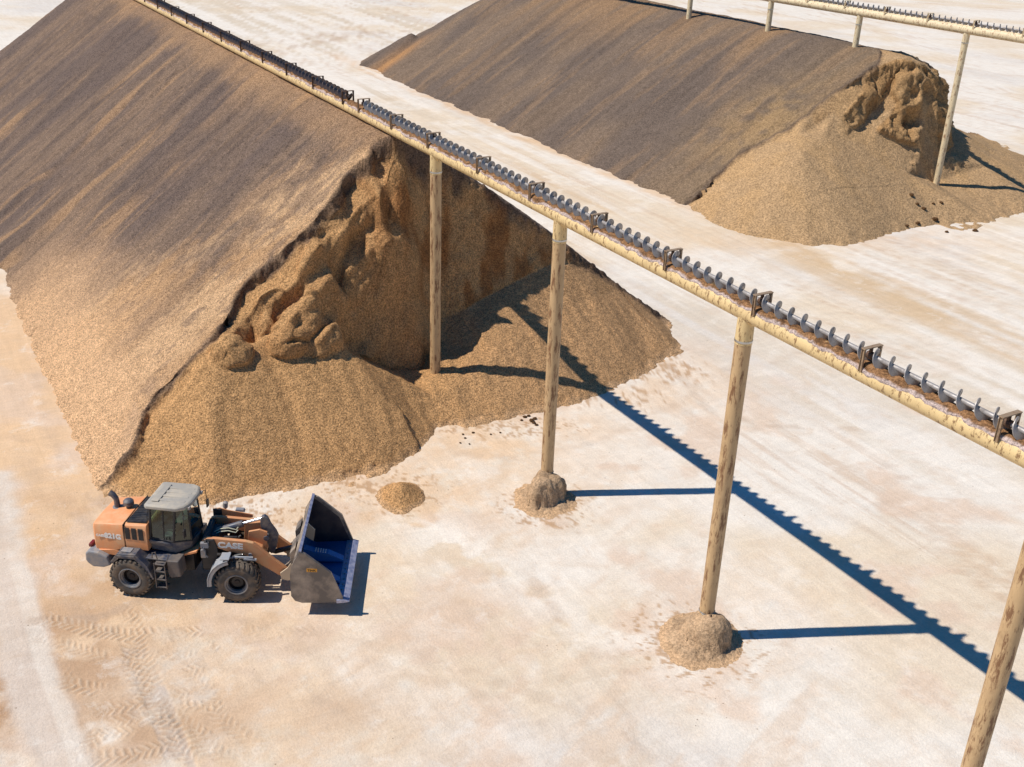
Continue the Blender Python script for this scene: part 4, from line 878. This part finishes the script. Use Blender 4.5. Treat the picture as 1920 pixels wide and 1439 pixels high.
P(MB().prism([(2.0, 1.35), (2.15, 1.75), (2.45, 1.6), (2.5, 1.1), (2.3, 1.05)], -.6, .6), 'cross_tube', m_arm, front=True, bevel=.04)
P(MB().prism([(1.9, 1.5), (1.98, 2.12), (2.35, 2.2), (2.6, 2.1), (2.55, 1.5)], -.28, -.20).prism([(1.7, 1.5), (1.78, 2.12), (2.35, 2.2), (2.6, 2.1), (2.55, 1.5)], .20, .28), 'bellcrank_mount', m_arm, front=True, bevel=.01)
bell = MB().prism([(2.36, 2.44), (2.40, 2.56), (2.50, 2.60), (2.60, 2.52), (2.70, 2.25), (2.86, 1.98), (2.92, 1.8), (2.86, 1.45), (2.78, 1.18), (2.66, 1.12), (2.58, 1.2), (2.56, 1.5), (2.46, 1.9), (2.36, 2.2)], -.1, .1)
bell.tube([(2.56, -.3, 1.86), (2.56, .3, 1.86)], .1, 16)
P(bell, 'bellcrank', m_dark, front=True, bevel=.015)
P(MB().tube([(.86, 0, 1.96), (.9, 0, 1.97), (1.72, 0, 2.26), (1.76, 0, 2.27)], [.10, .115, .115, .10], 18), 'tilt_cylinder', m_dark, front=True, smooth=True)
P(MB().tube([(1.72, 0, 2.255), (2.46, 0, 2.50)], .055, 14), 'tilt_cylinder_rod', m_chrome, front=True, smooth=True)
hs = MB()
for k, (y, dz) in enumerate(((-.12, .0), (-.2, -.06))):
    hs.tube([(.78, y, 1.98+dz), (1.0, y-.03, 2.14+dz), (1.3, y-.06, 2.2+dz), (1.55, y-.05, 2.12+dz), (1.62, y, 2.2+dz)], .02, 8)
hs.tube([(.7, -.3, 1.9), (1.0, -.33, 1.74), (1.4, -.3, 1.72), (1.7, -.2, 1.92)], .022, 8)
P(hs, 'hydraulic_hose', m_hose, front=True, smooth=True)
P(MB().box((1.35, -.28, 1.86), (.5, .12, .16)).box((1.1, .3, 1.85), (.5, .25, .25)), 'valve_block', m_black, front=True, bevel=.02)
P(MB().tube([(1.0, -.95, 1.42), (1.65, -.98, 1.58), (2.2, -.92, 1.52)], .035, 8).tube([(1.9, -.98, 1.5), (2.3, -.90, 1.42)], .05, 10), 'grease_line', m_fend, front=True, smooth=True)
P(MB().prism([(2.66, 1.12), (2.78, 1.22), (3.45, 1.42), (3.5, 1.30), (2.8, 1.08)], -.07, .07), 'tilt_link', m_black, front=True, bevel=.015)
# bucket
BW = 1.74; BY = -.24
prof_ = [(3.93, 2.48), (3.68, 1.98), (3.60, 1.60), (3.60, .78), (3.72, .58), (3.92, .50), (5.14, .56)]         # back from lip to floor edge
inner_ = [(3.97, 2.46), (3.73, 1.97), (3.65, 1.60), (3.65, .80), (3.76, .63), (3.94, .55), (5.14, .61)]
bk = P(MB().prism(prof_+inner_[::-1], BY-BW, BY+BW), 'bucket', m_bout, front=True)
for nm_, a0, a1, mt_ in (('back_lining', 0, 3, m_back), ('floor_lining', 2, 7, m_bin_sky)): P(MB().prism([(a+.004, b+.004) for a, b in inner_[a0:a1]]+[(a+.012, b+.012) for a, b in inner_[a0:a1]][::-1], BY-BW+.04, BY+BW-.04), nm_, mt_, bk, front=True)
side = [(3.93, 2.48), (4.10, 2.38), (4.88, 1.66), (5.24, .62), (5.18, .52), (3.92, .49), (3.70, .57), (3.58, .77), (3.58, 1.6), (3.66, 1.98)]
for s in (-1, 1):
    y = BY+s*BW
    sp = P(MB().prism(side, y-.025*1, y+.025), 'bucket_side', m_bout, bk, front=True)
    P(MB().prism([(a-.03 if a > 4 else a+.03, b-.02 if b > 1.3 else b+.03) for a, b in side], y-s*.034-.004, y-s*.034+.004), 'side_lining', m_back, sp, front=True)
    rim_ = [(3.91, 2.52), (4.12, 2.43), (4.92, 1.70), (5.29, .62), (5.18, .6), (4.82, 1.62), (4.06, 2.32), (3.90, 2.42)]
    P(MB().prism(rim_, y-.045, y+.045), 'side_rim', m_bout, sp, front=True, bevel=.006)
P(MB().prism([(3.89, 2.46), (3.91, 2.56), (4.00, 2.53), (3.97, 2.43)], BY-BW-.03, BY+BW+.03), 'lip_bar', m_edge, bk, front=True, bevel=.008)
P(MB().prism([(5.06, .52), (5.06, .64), (5.30, .655), (5.48, .60), (5.48, .58), (5.30, .54)], BY-BW-.08, BY+BW+.02), 'cutting_edge', m_edge, bk, front=True, bevel=.006)
bl = MB()
for k in range(12): bl.tube([(5.18, BY-BW+.2+k*.30, .64), (5.18, BY-BW+.2+k*.30, .665)], .035, 8)
P(bl, 'edge_bolts', m_gray, bk, front=True)
for y in (-.98, .26):                                # stiffening ribs laid on the floor and up the back
    P(MB().prism([(3.70, .66), (3.72, 1.18), (4.15, 1.02), (4.55, .98), (5.06, .72), (5.06, .64)], y-.14, y+.14), 'stiffener', m_rib_sky, bk, front=True, bevel=.01)
dots = MB()
for a in range(5):
    for b in range(3): dots.box((4.12+a*.085, .26-.09+b*.085, 1.062-a*.017), (.04, .045, .012), Matrix.Rotation(.2, 3, 'Y'))
P(dots, 'pale_dots', m_white, bk, front=True)
P(MB().prism([(3.90, 2.44), (4.19, 2.12), (4.11, 1.66), (3.80, 1.90), (3.74, 2.06)], -.13, -.09), 'lip_gusset', m_plate, bk, front=True, bevel=.004)
# rear of the bucket: hinge plates and stepped guard
for y in (-.82, -.5, .5, .82):
    P(MB().prism([(3.08, .60), (3.05, .84), (3.3, 1.05), (3.62, 1.55), (3.62, .62), (3.3, .54)], y-.03, y+.03), 'hinge_plate', m_plate if y == -.82 else m_bout, bk, front=True, bevel=.008)
P(MB().prism([(3.40, 1.15), (3.36, 1.45), (3.62, 1.75), (3.66, 1.2)], -.25, .25), 'tilt_bracket', m_bout, bk, front=True, bevel=.01)
for s in (-1, 1): P(MB().prism([(3.44, 1.3), (3.42, 1.7), (3.62, 1.95), (3.62, 1.25)], s*.40, s*.95), 'back_box', m_bout, bk, front=True, bevel=.02)
P(MB().box((4.30, BY-BW-.028, 1.98-.19), (.34, .012, .12), Matrix.Rotation(.02, 3, 'Y')), 'sticker', m_sticker, bk, front=True)
Mx = FX @ Matrix(((1, 0, 0, 4.155), (0, 0, -1, BY-BW-.036), (0, 1, 0, 1.752), (0, 0, 0, 1)))
textmesh('sticker_lettering', 'TINK', .115, m_ink, bk, Mx, .003, 1.05, .003)
#LE#
